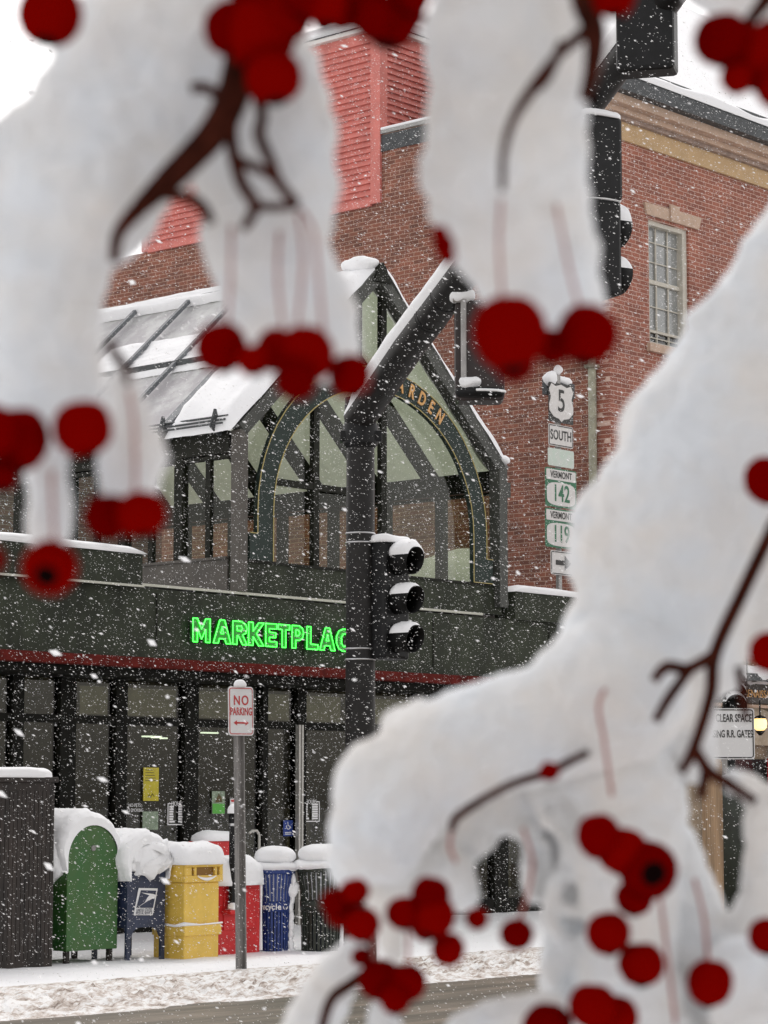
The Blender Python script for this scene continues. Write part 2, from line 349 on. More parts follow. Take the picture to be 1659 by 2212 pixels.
def slush_h(s, p):
    x = p - PK + 0.12 * N(s * 0.9, 3.3)
    env = smooth(0.0, 0.35, x)
    h = env * (0.05 + 0.09 * smooth(0.3, 1.6, x))
    rut = math.exp(-((x - 0.42 - 0.05 * N(s * 0.6, 9)) / 0.085) ** 2) * max(smooth(-0.3, 0.25, N(s * 0.25, 5.5) + 0.02), smooth(19.0, 21, s))
    h -= 0.12 * rut
    lump = (abs(N(s * 6, p * 9)) * 0.085 + abs(N(s * 15, p * 21, 4)) * 0.05 + N(s * 34, p * 40, 8) * 0.012) * env * (1 - 0.85 * smooth(0.9, 1.5, x))
    return h + lump - 0.012
gridmesh('slush', 10.5, 32, PK - 0.12, PK + 1.45, 0.035, 0.028, slush_h, M_SLUSH, 'stuff')
bpy.data.objects['slush']['label'] = 'dirty brown and white slush ploughed along the kerb'
def walk_h(s, p):
    return 0.128 + 0.018 * N(s * 1.4, p * 1.8) + 0.008 * N(s * 5, p * 6) + 0.03 * smooth(0.35, 0.8, N(s * 1.1, p * 2.2, 7)) - 0.012 * smooth(PK + 1.75, PK + 1.2, p)
gridmesh('sidewalk', 8, 34, PK + 1.22, 22.0, 0.09, 0.07, walk_h, M_SNOW)
k = MB(); k.box(6, 45, PK + 0.62, PK + 0.80, -0.1, 0.045); o = k.build('kerb', mat('granite_kerb', (0.10, 0.09, 0.08), 0.8, var=0.3, vscale=20), rz=RZ); o['kind'] = 'structure'
ZW = 0.12

# ================================================================ MARKET BUILDING
PF = 20.5
mk = thing('market_building', 'low dark green shop building with deep fascia over a glass shopfront', 'building', (0, 0, 0))
ZB, ZT, ZP = 3.24, 4.05, 4.42
sL = 19.02; sR = 25.80
b = MB(); b.box(6, 29.6, PF, PF + 0.35, ZB + 0.02, ZT); b.build('fascia', M_GREEN, mk)
b = MB(); b.box(6, sL, PF - 0.09, PF + 0.26, ZT, ZP); b.build('parapet', M_GREEN, mk)
b = MB(); b.box(sR, 29.5, PF - 0.09, PF + 0.26, ZT, ZP); b.build('parapet', M_GREEN, mk)
b = MB(); b.box(6, sL + 0.01, PF - 0.115, PF - 0.09, ZT - 0.005, ZT + 0.02); b.box(6, 25.2, PF - 0.03, PF + 0.3, ZT + 0.021, ZT + 0.05); b.build('flashing', mat('flashing', (0.42, 0.42, 0.36), 0.4, metal=0.3), mk)
b = MB()
for i in range(9):                                  # panel seams of the fascia
    sx = 12 + i * 2.44; b.box(sx, sx + 0.012, PF - 0.012, PF - 0.002, ZB + 0.1, ZT - 0.05)
b.build('panel_seam', M_FRAME, mk)
b = MB(); b.box(6, 29.62, PF - 0.10, PF + 0.4, ZB - 0.10, ZB + 0.018); b.build('red_band', M_REDB, mk, bevel=0.01)
b = MB(); b.box(6, 29.6, PF + 0.05, PF + 0.95, ZB - 0.2, ZB - 0.102); b.build('soffit', M_MULL, mk)
for nm, x0, x1 in (('snow_left', 6, sL + 0.02), ('snow_right', sR - 0.02, 29.5)):
    vs = []; fs = []; n_ = int((x1 - x0) / 0.08); pr = [(-0.11, 0.0), (-0.14, 0.045), (-0.09, 0.085), (0.05, 0.10), (0.2, 0.09), (0.3, 0.05), (0.3, 0)]
    for i in range(n_ + 1):
        x = x0 + (x1 - x0) * i / n_; k = min(1, math.sqrt(max(0.0, min((x - x0), (x1 - x)) / 0.22)))
        for (y, z) in pr:
            vs.append((x, PF + y + 0.02 * N(x * 2, z * 30), ZP + z * k * (1 + 0.25 * N(x * 1.3, 2.2))))
    for i in range(n_):
        for j in range(len(pr) - 1): q = i * len(pr) + j; fs.append((q, q + 1, q + 1 + len(pr), q + len(pr)))
    b = MB(); b.add(vs, fs, 0, True); b.build('snow_cap', M_SNOW, mk)
# roof deck behind the fascia
b = MB(); b.box(6, 29.9, PF + 0.36, 34, ZT - 0.25, ZT - 0.02); b.build('roof_deck', M_SNOW, mk)
# shopfront
PS = PF + 0.75
posts = []
for u0, u1 in ((-90, -60), (20, 44), (123, 157), (243, 268), (392, 422), (560, 572), (636, 655), (770, 790), (900, 935), (1060, 1090), (1200, 1230)):
    s0 = on_p(u0, 1600, PS)[0]; s1 = on_p(u1, 1600, PS)[0]; posts.append((s0, s1))
    b = MB(); b.box(s0, s1, PS - 0.06, PS + 0.08, 0.0, ZB - 0.2); b.build('mullion', M_MULL, mk, bevel=0.006)
ZTR = on_p(300, 1557, PS)[1]
b = MB(); b.box(10, 29.5, PS - 0.05, PS - 0.061 + 0.12, ZTR - 0.05, ZTR + 0.04); b.build('transom_bar', M_MULL, mk)
b = MB(); b.box(10, 29.5, PS - 0.05, PS + 0.1, 0.0, 0.32); b.build('kick_panel', M_MULL, mk)
for i in range(len(posts) - 1):
    s0 = posts[i][1]; s1 = posts[i + 1][0]
    b = MB(); b.box(s0 - 0.01, s1 + 0.01, PS + 0.0, PS + 0.012, ZTR + 0.04, ZB - 0.2); b.box(s0 - 0.01, s1 + 0.01, PS + 0.0, PS + 0.012, 0.3, ZTR - 0.05); b.build('pane', M_GL, mk)
b = MB()                                            # interior
b.box(6, 29.4, PS + 4.2, PS + 4.3, 0, 3.2); b.box(6, 29.4, PS + 0.1, PS + 4.2, 3.0, 3.1); b.box(6, 29.4, PS + 0.1, PS + 4.2, 0.0, 0.05); b.box(29.42, 29.5, PS + 0.0, PS + 4.2, 0, ZB)
b.build('interior', M_DARK, mk)
rs = random.Random(3); b = MB()
for i in range(34):
    x = 13 + rs.random() * 17; y = PS + 1.0 + rs.random() * 2.6; h = 0.6 + rs.random() * 1.3; b.box(x, x + 0.2 + rs.random() * 0.7, y, y + 0.4, 0.05, h)
b.build('display_goods', M_DARK2, mk)
b = MB()                                            # paler blinds behind the transom panes
for u0, u1 in ((175, 243), (272, 390), (424, 556), (575, 634), (655, 745), (812, 900), (936, 1060)):
    s0 = on_p(u0, 1500, PS)[0]; s1 = on_p(u1, 1500, PS)[0]; b.box(s0 + 0.03, s1 - 0.03, PS + 0.05, PS + 0.06, ZTR + 0.06, ZB - 0.28)
b.build('blind', mat('transom_blind', (0.42, 0.41, 0.36), 0.8, var=0.15, vscale=3), mk)
for (u, v, l) in ((313, 1590, 0.28), (333, 1592, 0.10), (440, 1582, 0.26), (352, 1594, 0.08)):
    s, z = on_p(u, v, PS + 0.7); b = MB(); b.box(s, s + l, PS + 0.70, PS + 0.76, z - 0.012, z + 0.006); b.build('ceiling_tube', M_TUBE, mk)
# pale door edge
s0 = on_p(642, 1700, PS - 0.1)[0]; s1 = on_p(652, 1700, PS - 0.1)[0]; z1 = on_p(647, 1566, PS - 0.1)[1]
b = MB(); b.box(s0, s0 + 0.03, PS - 0.13, PS - 0.07, 0.1, z1); b.box(s1 - 0.03, s1, PS - 0.13, PS - 0.07, 0.1, z1); b.box(s0 + 0.03, s1 - 0.03, PS - 0.11, PS - 0.07, 0.1, z1 - 0.01)
b.build('door_edge', mat('aluminium', (0.42, 0.41, 0.38), 0.4, metal=0.4), mk)

# ---- notices on the glass
def notice(name, u0, v0, u1, v1, m, label, cat, group=None):
    s0, z1 = on_p(u0, v0, PS - 0.02); s1, z0 = on_p(u1, v1, PS - 0.02)
    t_ = thing(name, label, cat, W((s0 + s1) / 2, PS - 0.02, z0), RZ, group); wd = s1 - s0; hh = z1 - z0
    if m: b = MB(); b.box(-wd / 2, wd / 2, -0.004, 0.004, 0, hh); b.build('sheet', m, t_)
    return t_, wd, hh
t_, wd, hh = notice('poster', 310, 1658, 342, 1730, M_POSTY, 'tall yellow paper poster taped to the shop glass', 'poster')
b = MB()
for i in range(5): b.box(-wd * 0.4, wd * (0.1 + 0.06 * i), -0.007, -0.005, hh * (0.92 - i * 0.08), hh * (0.935 - i * 0.08))
b.tube([(-0.05, -0.006, hh * .12), (-0.03, -0.006, hh * .2), (-0.01, -0.006, hh * .1), (0.02, -0.006, hh * .22), (0.05, -0.006, hh * .12)], 0.004, 5); b.build('print', M_SIGNK, t_)
t_, wd, hh = notice('poster', 308, 1753, 341, 1792, M_POSTL, 'faded pale green poster just above the mailboxes', 'poster')
t_, wd, hh = notice('poster', 458, 1709, 485, 1758, M_POSTL, 'small poster with green lower half, brown figure above', 'poster')
b = MB(); b.box(-wd / 2 + .005, wd / 2 - .005, -0.007, -0.005, 0.005, hh * .45); b.build('green_panel', M_POSTG, t_)
b = MB(); b.prism([(-wd * .3, hh * .5), (wd * .3, hh * .52), (wd * .2, hh * .75), (0, hh * .9), (-wd * .15, hh * .7)], -0.008, -0.0055); b.build('figure', M_BROWN, t_)
t_, wd, hh = notice('notice', 497, 1725, 512, 1741, M_WHITE, 'tiny white card with red top stripe beside the sign post', 'notice')
b = MB(); b.box(-wd * .42, wd * .42, -0.007, -0.005, hh * .55, hh * .85); b.build('stripe', M_SIGNR, t_)
for k_, (u0, v0, u1, v1, lab) in enumerate(((362, 1735, 403, 1782, 'white framed opening hours decal left of the no parking post'), (653, 1731, 690, 1775, 'white framed opening hours decal right of the pale door edge'))):
    t_, wd, hh = notice('hours_decal', u0, v0, u1, v1, None, lab, 'decal', 'opening hours decals')
    b = MB(); x = wd / 2; th = 0.012
    b.box(-x, x, -.004, 0, 0, th); b.box(-x, -x + th, -.004, 0, th, hh - th); b.box(x - th, x, -.004, 0, th, hh - th)
    b.box(-x, -x * .62, -.004, 0, hh - th, hh); b.box(x * .62, x, -.004, 0, hh - th, hh); b.build('frame', M_WHITE, t_)
    text('heading', 'HOURS', 0.075, M_WHITE, t_, (0, -0.004, hh - 0.008), FRONT, 0.8, 0.001)
    b = MB(); rs = random.Random(5)
    for i in range(7):
        zz = hh * (0.84 - i * 0.113); b.box(-x * .82, -x * (.25 + .2 * rs.random()), -.004, 0, zz - .011, zz + .011); b.box(x * .12, x * (.78), -.004, 0, zz - .011, zz + .011)
    b.build('listing', M_WHITE, t_)
t_, wd, hh = notice('lettering_decal', 277, 1735, 304, 1752, None, 'two small white lines of no pets lettering on the glass', 'decal')
text('wording', 'NO PETS', 0.055, M_WHITE, t_, (0, 0, hh * .72), FRONT, 0.9, 0.001); text('wording', 'NO SMOKING', 0.055, M_WHITE, t_, (0, 0, hh * .1), FRONT, 0.8, 0.001)
t_, wd, hh = notice('access_sticker', 612, 1772, 632, 1806, M_BLUEST, 'small blue wheelchair access sticker on the shop door', 'sticker')
b = MB(); cxx, czz, rr = 0.0, hh * .60, 0.032
b.tube([(cxx + rr * math.cos(a), -0.006, czz + rr * math.sin(a)) for a in [R(150 + i * 25) for i in range(10)]], 0.006, 6); b.tube([(-0.01, -0.006, hh * .9), (-0.005, -0.006, hh * .66), (0.03, -0.006, hh * .62), (0.045, -0.006, hh * .5)], 0.006, 6)
b.box(-wd * .35, wd * .35, -.006, -.004, hh * .2, hh * .25); b.box(-wd * .3, wd * .3, -.006, -.004, hh * .1, hh * .15); b.build('symbol', M_WHITE, t_)

# ---- neon sign
def neon():
    pts = [('M', 413, 450), ('A', 457, 495), ('R', 499, 530), ('K', 533, 566), ('E', 570, 594), ('T', 597, 622), ('P', 627, 652), ('L', 659, 683), ('A', 687, 720), ('C', 723, 757), ('E', 762, 790)]
    s0, zb = on_p(413, 1386, PF - 0.05); s9 = on_p(790, 1406, PF - 0.05)[0]
    t_ = thing('neon_sign', 'glowing green outlined neon shop sign on the dark green fascia', 'sign', W(s0, PF - 0.05, zb), RZ)
    zt = on_p(413, 1335, PF - 0.05)[1]; hh = zt - zb
    rw = 0.0065; y = -0.03
    O = {   # outlines, unit box
        'M': [[(0, 0), (0, 1), (.26, 1), (.5, .55), (.74, 1), (1, 1), (1, 0), (.74, 0), (.74, .55), (.5, .12), (.26, .55), (.26, 0), (0, 0)]],
        'A': [[(0, 0), (.36, 1), (.64, 1), (1, 0), (.72, 0), (.66, .2), (.34, .2), (.28, 0), (0, 0)], [(.42, .42), (.58, .42), (.5, .72), (.42, .42)]],
        'R': [[(0, 0), (0, 1), (.6, 1), (.9, .88), (1, .7), (.9, .5), (.68, .42), (1, 0), (.68, 0), (.38, .38), (.3, .38), (.3, 0), (0, 0)], [(.3, .6), (.3, .8), (.58, .8), (.68, .7), (.58, .6), (.3, .6)]],
        'K': [[(0, 0), (0, 1), (.3, 1), (.3, .62), (.66, 1), (1, 1), (.52, .52), (1, 0), (.66, 0), (.3, .38), (.3, 0), (0, 0)]],
        'E': [[(0, 0), (0, 1), (1, 1), (1, .78), (.34, .78), (.34, .62), (.9, .62), (.9, .4), (.34, .4), (.34, .22), (1, .22), (1, 0), (0, 0)]],
        'T': [[(.34, 0), (.34, .78), (0, .78), (0, 1), (1, 1), (1, .78), (.66, .78), (.66, 0), (.34, 0)]],
        'P': [[(0, 0), (0, 1), (.62, 1), (.92, .88), (1, .68), (.9, .45), (.62, .35), (.32, .35), (.32, 0), (0, 0)], [(.32, .56), (.32, .8), (.58, .8), (.68, .68), (.58, .56), (.32, .56)]],
        'L': [[(0, 0), (0, 1), (.36, 1), (.36, .22), (1, .22), (1, 0), (0, 0)]],
        'C': [[(1, .72), (.85, .93), (.6, 1), (.4, 1), (.15, .9), (0, .65), (0, .35), (.15, .1), (.4, 0), (.6, 0), (.85, .08), (1, .28), (.7, .34), (.58, .22), (.44, .22), (.32, .36), (.32, .64), (.44, .78), (.58, .78), (.7, .66), (1, .72)]]}
    for ch, u0, u1 in pts:
        x0 = on_p(u0, 1370, PF - 0.05)[0] - s0; x1 = on_p(u1, 1370, PF - 0.05)[0] - s0
        b = MB()
        for poly in O[ch]:
            q = [(x0 + (x1 - x0) * a, y, hh * c) for a, c in poly]
            for i in range(len(q) - 1): b.tube([q[i], q[i + 1]], rw, 6)
        b.build('letter', M_NEON, t_)
        b = MB(); b.prism([(x0 + (x1 - x0) * a, hh * c) for a, c in O[ch][0][:-1]], y + 0.012, y + 0.05); b.build('letter_glow_back', M_NEONB, t_)  # backing fill, its green colour stands for light from the tubes
neon()

# ================================================================ GLASS PAVILION
sl_, zl_ = on_p(515, 908, PF); sr_, zr_ = on_p(1084, 1003, PF); sa_, za_ = on_p(812, 574, PF)
SLp, SRp = sl_, sr_; SM = (SLp + SRp) / 2; ZE = (zl_ + zr_) / 2; ZA = za_; PB = PF + 6.6
print('pavilion', SLp, SRp, SM, sa_, zl_, zr_, ZA)
pv = thing('glass_pavilion', 'gabled glass garden pavilion with green arch front above the shops', 'pavilion', (0, 0, 0))
ZS = 4.50
sp = (ZA - ZE) / (SM - SLp)
# front green base band + side low wall
b = MB(); b.box(SLp, SRp, PF + 0.02, PF + 0.14, ZT + 0.05, ZS - 0.03); b.build('base_band', M_GREEN, pv)
b = MB(); b.box(SLp - 0.02, SLp + 0.1, PF + 0.15, PB, ZT - 0.02, ZS); b.box(SLp - 0.05, SLp + 0.12, PF + 0.15, PB, ZS, ZS + 0.03); b.build('low_wall', M_LOW, pv)
b = MB(); b.box(SRp - 0.1, SRp + 0.02, PF + 0.15, PB, ZT - 0.02, ZS); b.build('low_wall', M_LOW, pv)
b = MB(); b.box(SLp + 0.12, SRp - 0.12, PF + 0.15, PB, ZT, ZT + 0.1); b.build('floor', M_DARK, pv)
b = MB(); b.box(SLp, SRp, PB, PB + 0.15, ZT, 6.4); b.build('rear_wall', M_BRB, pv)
# rake frames (front)
def rakes(p0, w_, d_, m, name):
    for sg, se in ((1, SLp), (-1, SRp)):
        b = MB(); b.beam((SM, p0, ZA - w_ * .62), (se + sg * 0.03, p0, ZE - w_ * .62), d_, w_); b.build(name, m, pv, bevel=0.006)
rakes(PF + 0.03, 0.165, 0.16, M_RAKE, 'rake_beam')
b = MB(); b.prism([(SM - .16, ZA - .22), (SM - .06, ZA - .02), (SM, ZA + .04), (SM + .06, ZA - .02), (SM + .16, ZA - .22)], PF - 0.09, PF + .12); b.build('ridge_cap', M_FRAME, pv)
zpb = on_p(1075, 1312, PF)[1]
b = MB(); b.box(SRp - .15, SRp + .02, PF - .08, PF + .10, zpb, ZE - .06); b.build('corner_post', M_RAKE, pv, bevel=0.006)
b = MB(); b.box(SRp + .03, SRp + .10, PF - .03, PF + .06, zpb + .03, ZT + .25); b.box(SRp + .03, SRp + .15, PF - .03, PF + .08, ZE - .45, ZE - .25); b.build('bracket', M_RAKE, pv)
b = MB(); b.box(SLp - .02, SLp + .12, PF - .05, PF + .10, ZT + .05, ZE - .1); b.build('corner_post', M_LOW, pv, bevel=0.006)
# arch band with gold edges
CXA, CZA = SM - 0.02, 5.12
def arc(a_, b_, y, n_=28): return [(CXA + a_ * math.cos(math.pi * i / n_), y, CZA + b_ * math.sin(math.pi * i / n_)) for i in range(n_ + 1)]
def arch_outer(): return arc(2.17, 1.99, 0)
def arch_inner(): return arc(1.90, 1.70, 0)
o1 = arch_outer(); i1 = arch_inner(); b = MB(); y0, y1 = PF - 0.02, PF + 0.05
vs = []; fs = []
oo = [(CXA + 2.17, 0, 4.82)] + o1 + [(CXA - 2.17, 0, 4.82)]; ii = [(CXA + 1.90, 0, 4.82)] + i1 + [(CXA - 1.90, 0, 4.82)]
for q, r_ in zip(oo, ii): vs += [(q[0], y0, q[2]), (r_[0], y0, r_[2]), (r_[0], y1, r_[2]), (q[0], y1, q[2])]
for i in range(len(oo) - 1):
    for j in range(4): fs.append((i * 4 + j, i * 4 + (j + 1) % 4, i * 4 + 4 + (j + 1) % 4, i * 4 + 4 + j))
b.add(vs, fs, 0, False)
b.box(CXA + 1.90, CXA + 2.30, y0, y1, ZS, 4.82); b.box(CXA - 2.30, CXA - 1.90, y0, y1, ZS, 4.82)
b.build('arch', M_ARCH, pv)
b = MB()
b.tube([(q[0], y0 - .004, q[2]) for q in oo], .007, 6); b.tube([(CXA + 1.9, y0 - .004, ZS)] + [(q[0], y0 - .004, q[2]) for q in ii] + [(CXA - 1.9, y0 - .004, ZS)], .007, 6)
b.tube([(CXA + 2.17, y0 - .004, 4.82), (CXA + 2.3, y0 - .004, 4.82)], .006, 6); b.tube([(CXA - 2.17, y0 - .004, 4.82), (CXA - 2.3, y0 - .004, 4.82)], .006, 6); b.tube([(CXA + 1.9, y0 - .004, ZS), (CXA + 2.3, y0 - .004, ZS)], .006, 6)
b.build('gold_edge', M_GOLD, pv)
for ch, u, v in (('G', 800, 805), ('A', 872, 842), ('R', 892, 858), ('D', 912, 877), ('E', 929, 897), ('N', 946, 917)):
    if ch == 'G': continue
    s, z = on_p(u - (9 if ch == 'A' else 6), v - 2, y0)
    ang = math.atan2((z - CZA) / 1.85, (s - CXA) / 2.04); rr = (2.035, 1.845)
    x = CXA + rr[0] * math.cos(ang); zz = CZA + rr[1] * math.sin(ang)
    text('letter', ch, 0.255, M_GOLDL, pv, (x, y0 - .012, zz), (math.pi / 2, math.pi / 2 - ang if False else -(ang - math.pi / 2), 0), 0.72, 0.006, offset=0.006)
# front mullions and glass
for u in (686, 778, 832):
    s = on_p(u, 1100, PF + .04)[0]; hz = min(ZA - .2, ZE + (SM - abs(s - SM) - SLp) * sp) - .12
    b = MB(); b.box(s - .05, s + .05, PF + .055, PF + .13, ZS, hz); b.build('mullion', M_FRAME, pv)
b = MB(); b.box(SLp + .1, SM - 0.3, PF + .06, PF + .12, 5.45, 5.53); b.build('transom', M_FRAME, pv)
b = MB(); b.prism([(SLp + .1, ZS), (SRp - .1, ZS), (SRp - .1, ZE - .1), (SM, ZA - .25), (SLp + .1, ZE - .1)], PF + .135, PF + .145); b.build('gable_glass', M_GLP, pv)
b = MB(); b.box(SLp, SRp, PF + 0.0, PF + .16, ZS - .03, ZS); b.build('sill', M_FRAME, pv)
# side frames
nb = 6
for side, sx in (('l', SLp), ('r', SRp)):
    x0, x1 = (sx, sx + .1) if side == 'l' else (sx - .1, sx)
    b = MB(); b.box(x0 - .01, x1 + .01, PF + .15, PB, ZE - .36, ZE - .1); b.box(x0 + .0, x1, PF + .15, PB, ZE - .42, ZE - .38); b.build('eave_beam', M_FRAME, pv)
    for i in range(1, nb + 1):
        pp = PF + .02 + i * 1.0; b = MB(); b.box(x0 - .005, x1 + .005, pp - .07, pp + .07, ZS + .03, ZE - .36); b.build('post', M_FRAME, pv)
        if side == 'l' : b = MB(); b.box(x0 + .02, x1 - .02, pp - .53, pp - .45, ZS + .03, ZE - .36); b.build('mullion', M_FRAME, pv)
        b = MB(); b.box((x0 + x1) / 2 - .005, (x0 + x1) / 2 + .005, pp - .93, pp - .07, ZS + .03, ZE - .42); b.build('pane', M_GLP, pv)
# roof: rafters, purlins, glazing
for i in range(0, nb + 1):
    pp = PF + .12 + i * 1.06
    for se, sg in ((SLp, 1), (SRp, -1)):
        b = MB(); b.beam((SM - sg * .02, pp, ZA - .17), (se + sg * .03, pp, ZE - .17), .10, .22) if i else None
        if i: b.build('rafter', M_FRAME, pv)
for i in range(1, nb + 1):
    pp = PF + .12 + i * 1.06
    b = MB(); b.beam((SM - .12, pp, ZA - .12 * sp + .11), (SLp - .06, pp, ZE - .06 * sp + .11), .15 if i == 1 else .06, .05); b.build('glazing_bar', mat('lead_bar', (0.14, 0.15, 0.16), 0.5, var=.2, vscale=9), pv)
for k_, fr in enumerate((0.04, 0.56)):
    x = SM + (SLp - SM) * fr; z = ZA + (ZE - ZA) * fr
    b = MB(); b.beam((x, PF + 1.2, z + .10), (x, PB, z + .10), .05, .07); b.build('purlin', M_SLATE, pv)
for se in (SLp, SRp):
    sg = -1 if se == SLp else 1
    b = MB(); b.add([(SM, PF + .02, ZA), (se + sg * .1, PF + .02, ZE - .1 * sp), (se + sg * .1, PB, ZE - .1 * sp), (SM, PB, ZA)], [(0, 1, 2, 3)]); b.build('roof_glazing', M_ROOFG, pv)
def slab(name, frs, pps, th, parent, side=-1, seed=0.0, rough=1.0, edge=True):
    """snow lying on the pitched glazing between down-slope fractions frs and depths pps"""
    n1, n2 = 36, max(14, int((pps[1] - pps[0]) * 9)); vs = []; fs = []
    se = SLp if side < 0 else SRp
    for j in range(n2 + 1):
        for i in range(n1 + 1):
            a = i / n1; c = j / n2; fr = frs[0] + (frs[1] - frs[0]) * a
            pj = pps[0] + (pps[1] - pps[0]) * c + 0.05 * N(a * 6 + seed, c * 5)
            x = SM + (se - SM) * fr; z = ZA + (ZE - ZA) * fr
            ed = min(1, min(a, 1 - a) * 9) * min(1, min(c, 1 - c) * 9) if edge else 1
            t_ = th * math.sqrt(max(0, ed)) * (1 + .35 * rough * N(a * 4 + seed, c * 4, 1)) + 0.012 * rough * N(a * 22, c * 22, seed)
            nx = side * -1
            vs.append((x + side * (t_ * .65), pj, z + .012 + t_ * .76))
    for j in range(n2):
        for i in range(n1): k = j * (n1 + 1) + i; fs.append((k, k + 1, k + n1 + 2, k + n1 + 1))
    b = MB(); b.add(vs, fs, 0, True); return b.build(name, M_SNOW, parent)
slab('roof_snow', (0.02, 1.06), (PF - .02, PF + 1.12), .17, pv, seed=2)
slab('roof_snow', (0.30, 0.58), (PF + 1.22, PF + 4.2), .05, pv, seed=5, rough=2)
slab('roof_snow', (-0.02, 0.05), (PF + .9, PB), .12, pv, seed=7)
slab('roof_snow', (-.01, 1.03), (PF - .06, PF + .30), .09, pv, side=1, seed=4)
b = MB(); b.snow((SM - .10, PF + .22, ZA + .03), (.15, .28, .09), e=.8, rough=.04, seed=3); b.build('ridge_snow', M_SNOW, pv); b = MB(); b.snow((SRp + .03, PF + .05, ZE + .04), (.10, .16, .07), e=.9, rough=.03, seed=4); b.build('roof_snow', M_SNOW, pv)
b = MB(); b.snow((27.5, PF + 2.35, 4.3), (.7, .65, .95), e=.7, rough=.15, sc=1.6, n=40); b.build('roof_drift', M_SNOW, mk)
# snow rail on the left eave
b = MB()
for k_ in range(3): b.tube([(SLp - .10 - .045 * k_, PF + .08, ZE + .02 + .0 * k_ - .05 * (k_ - 1)), (SLp - .10 - .045 * k_, PB, ZE + .02 - .05 * (k_ - 1))], .013, 8)
b.build('snow_rail', M_SLATE, pv)
for pp in (PF + .25, PF + 1.15, PF + 2.2, PF + 3.2):
    b = MB(); b.prism([(SLp - .02, ZE - .14), (SLp - .12, ZE + .16), (SLp - .15, ZE + .16), (SLp - .22, ZE - .06), (SLp - .08, ZE - .16)], pp, pp + .02); b.build('rail_bracket', M_SLATE, pv)

# ================================================================ BRICK BUILDING
YC = 37.0
q = at(1318, 850, YC); S0, P0 = SP(q)
print('brick corner', S0, P0)
bb = thing('brick_building', 'tall red brick building with tan frieze and snowy roof', 'building', (0, 0, 0))
zfb = on_p(1346, 302, P0 - .05)[1]; zft = on_p(1346, 263, P0 - .05)[1]
PR, _ = on_s(820, 440, S0)
zrb = on_s(813, 440, S0)[1]; zcop = on_s(860, 282, S0)[1]; zrt = on_s(772, 76, S0)[1]
PRL, _ = on_s(310, 530, S0)
print('frieze', zfb, zft, 'red', PR, PRL, zrb, zcop, zrt)
# front wall with a window opening
wu0, wz1 = on_p(1400, 472, P0); wu1 = on_p(1487, 500, P0)[0]; wz0 = on_p(1400, 741, P0)[1]
print('window', wu0, wu1, wz0, wz1)
S9 = S0 + 14
b = MB(); b.box(S0, wu0, P0, P0 + .35, 0, zfb); b.box(wu1, S9, P0, P0 + .35, 0, zfb); b.box(wu0, wu1, P0, P0 + .35, 0, wz0); b.box(wu0, wu1, P0, P0 + .35, wz1, zfb); b.build('front_wall', M_BRA, bb)
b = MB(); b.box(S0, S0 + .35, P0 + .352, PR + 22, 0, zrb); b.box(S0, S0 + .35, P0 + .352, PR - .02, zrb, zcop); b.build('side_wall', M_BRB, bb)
# shallow pilaster face so the corner bricks read in the front colour on the side too
b = MB(); b.box(S0 - .04, S0 + .3, P0 + .01, PR - .02, zcop, zcop + .06); b.build('coping', mat('coping_metal', (0.30, 0.30, 0.29), .4, metal=.3), bb)
b = MB(); b.box(S0 - .02, S0 - .004, P0 + .5, PR - .02, zcop - .30, zcop - .02); b.build('flashing', M_SLATE, bb)
b = MB(); b.box(S0 - .05, S0 + .3, P0 + 1.2, PR - .05, zcop + .06, zcop + .11); b.build('coping_snow', M_SNOW, bb, bevel=.02)
# cornice, returning round the corner
def ring(o_, z0, z1, m, name, ret=1.3):
    b = MB(); b.prism([(S0 - o_, P0 - o_), (S9, P0 - o_), (S9, P0), (S0, P0), (S0, P0 + ret), (S0 - o_, P0 + ret)], z0, z1, axis='z'); b.build(name, m, bb)
ring(.05, zfb, zft, M_TAN, 'frieze', 1.2)
dz = (on_p(1346, 232, P0 - .3)[1] - zft)
ring(.12, zft + .002, zft + .07, M_STONE2, 'molding'); ring(.20, zft + .072, zft + .16, M_STONE, 'molding'); ring(.34, zft + .162, zft + .30, M_STONE, 'molding'); ring(.50, zft + .302, zft + .54, M_SLATE, 'gutter')
# snow along the gutter
vs = []; fs = []; pr = [(-.52, 0), (-.54, .07), (-.46, .12), (-.36, .10), (-.30, 0)]; L = [(S0 + .9 - i * .1, 1) for i in range(0)]
zz = zft + .542
n_ = 150
for i in range(n_ + 1):
    x = S0 - .5 + (S9 - S0 + .5) * i / n_; kk = (.75 + .5 * N(x * 1.1, 4.4)) * smooth(0, .25, i / n_ * 14 + .04)
    for (y, z) in pr: vs.append((x, P0 + y, zz + z * kk * 1.9))
for i in range(n_):
    for j in range(len(pr) - 1): k = i * len(pr) + j; fs.append((k, k + 1, k + 1 + len(pr), k + len(pr)))
b = MB(); b.add(vs, fs, 0, True); b.build('gutter_snow', M_SNOW, bb)
b = MB(); b.box(S0 - .12, S9, P0 - .16, P0 + .2, zft + .544, zft + .66); b.build('attic_brick', M_BRA, bb)
b = MB(); b.box(S0 - .20, S9, P0 - .22, P0 + .3, zft + .662, zft + .84); b.build('attic_coping', M_SLATE, bb)
b = MB()
za0 = zft + .80
vs = []; fs = []
for j in range(13):
    for i in range(61):
        x = S0 - .12 + 14 * i / 60; y = P0 - .15 + 3.2 * j / 12; hip = min(j / 12 * 3.2, i / 60 * 14 * 1.0 + .10)
        vs.append((x, y, za0 + hip * 1.0 + .03 * N(x * 2, y * 2) + .05))
for j in range(12):
    for i in range(60): k = j * 61 + i; fs.append((k, k + 1, k + 62, k + 61))
b.add(vs, fs, 0, True); b.build('roof_snow', M_SNOW, bb)
b = MB(); b.box(S0 + .36, S9, P0 + .36, PR - .1, 3, zfb - .3); b.build('core', M_DARK, bb)
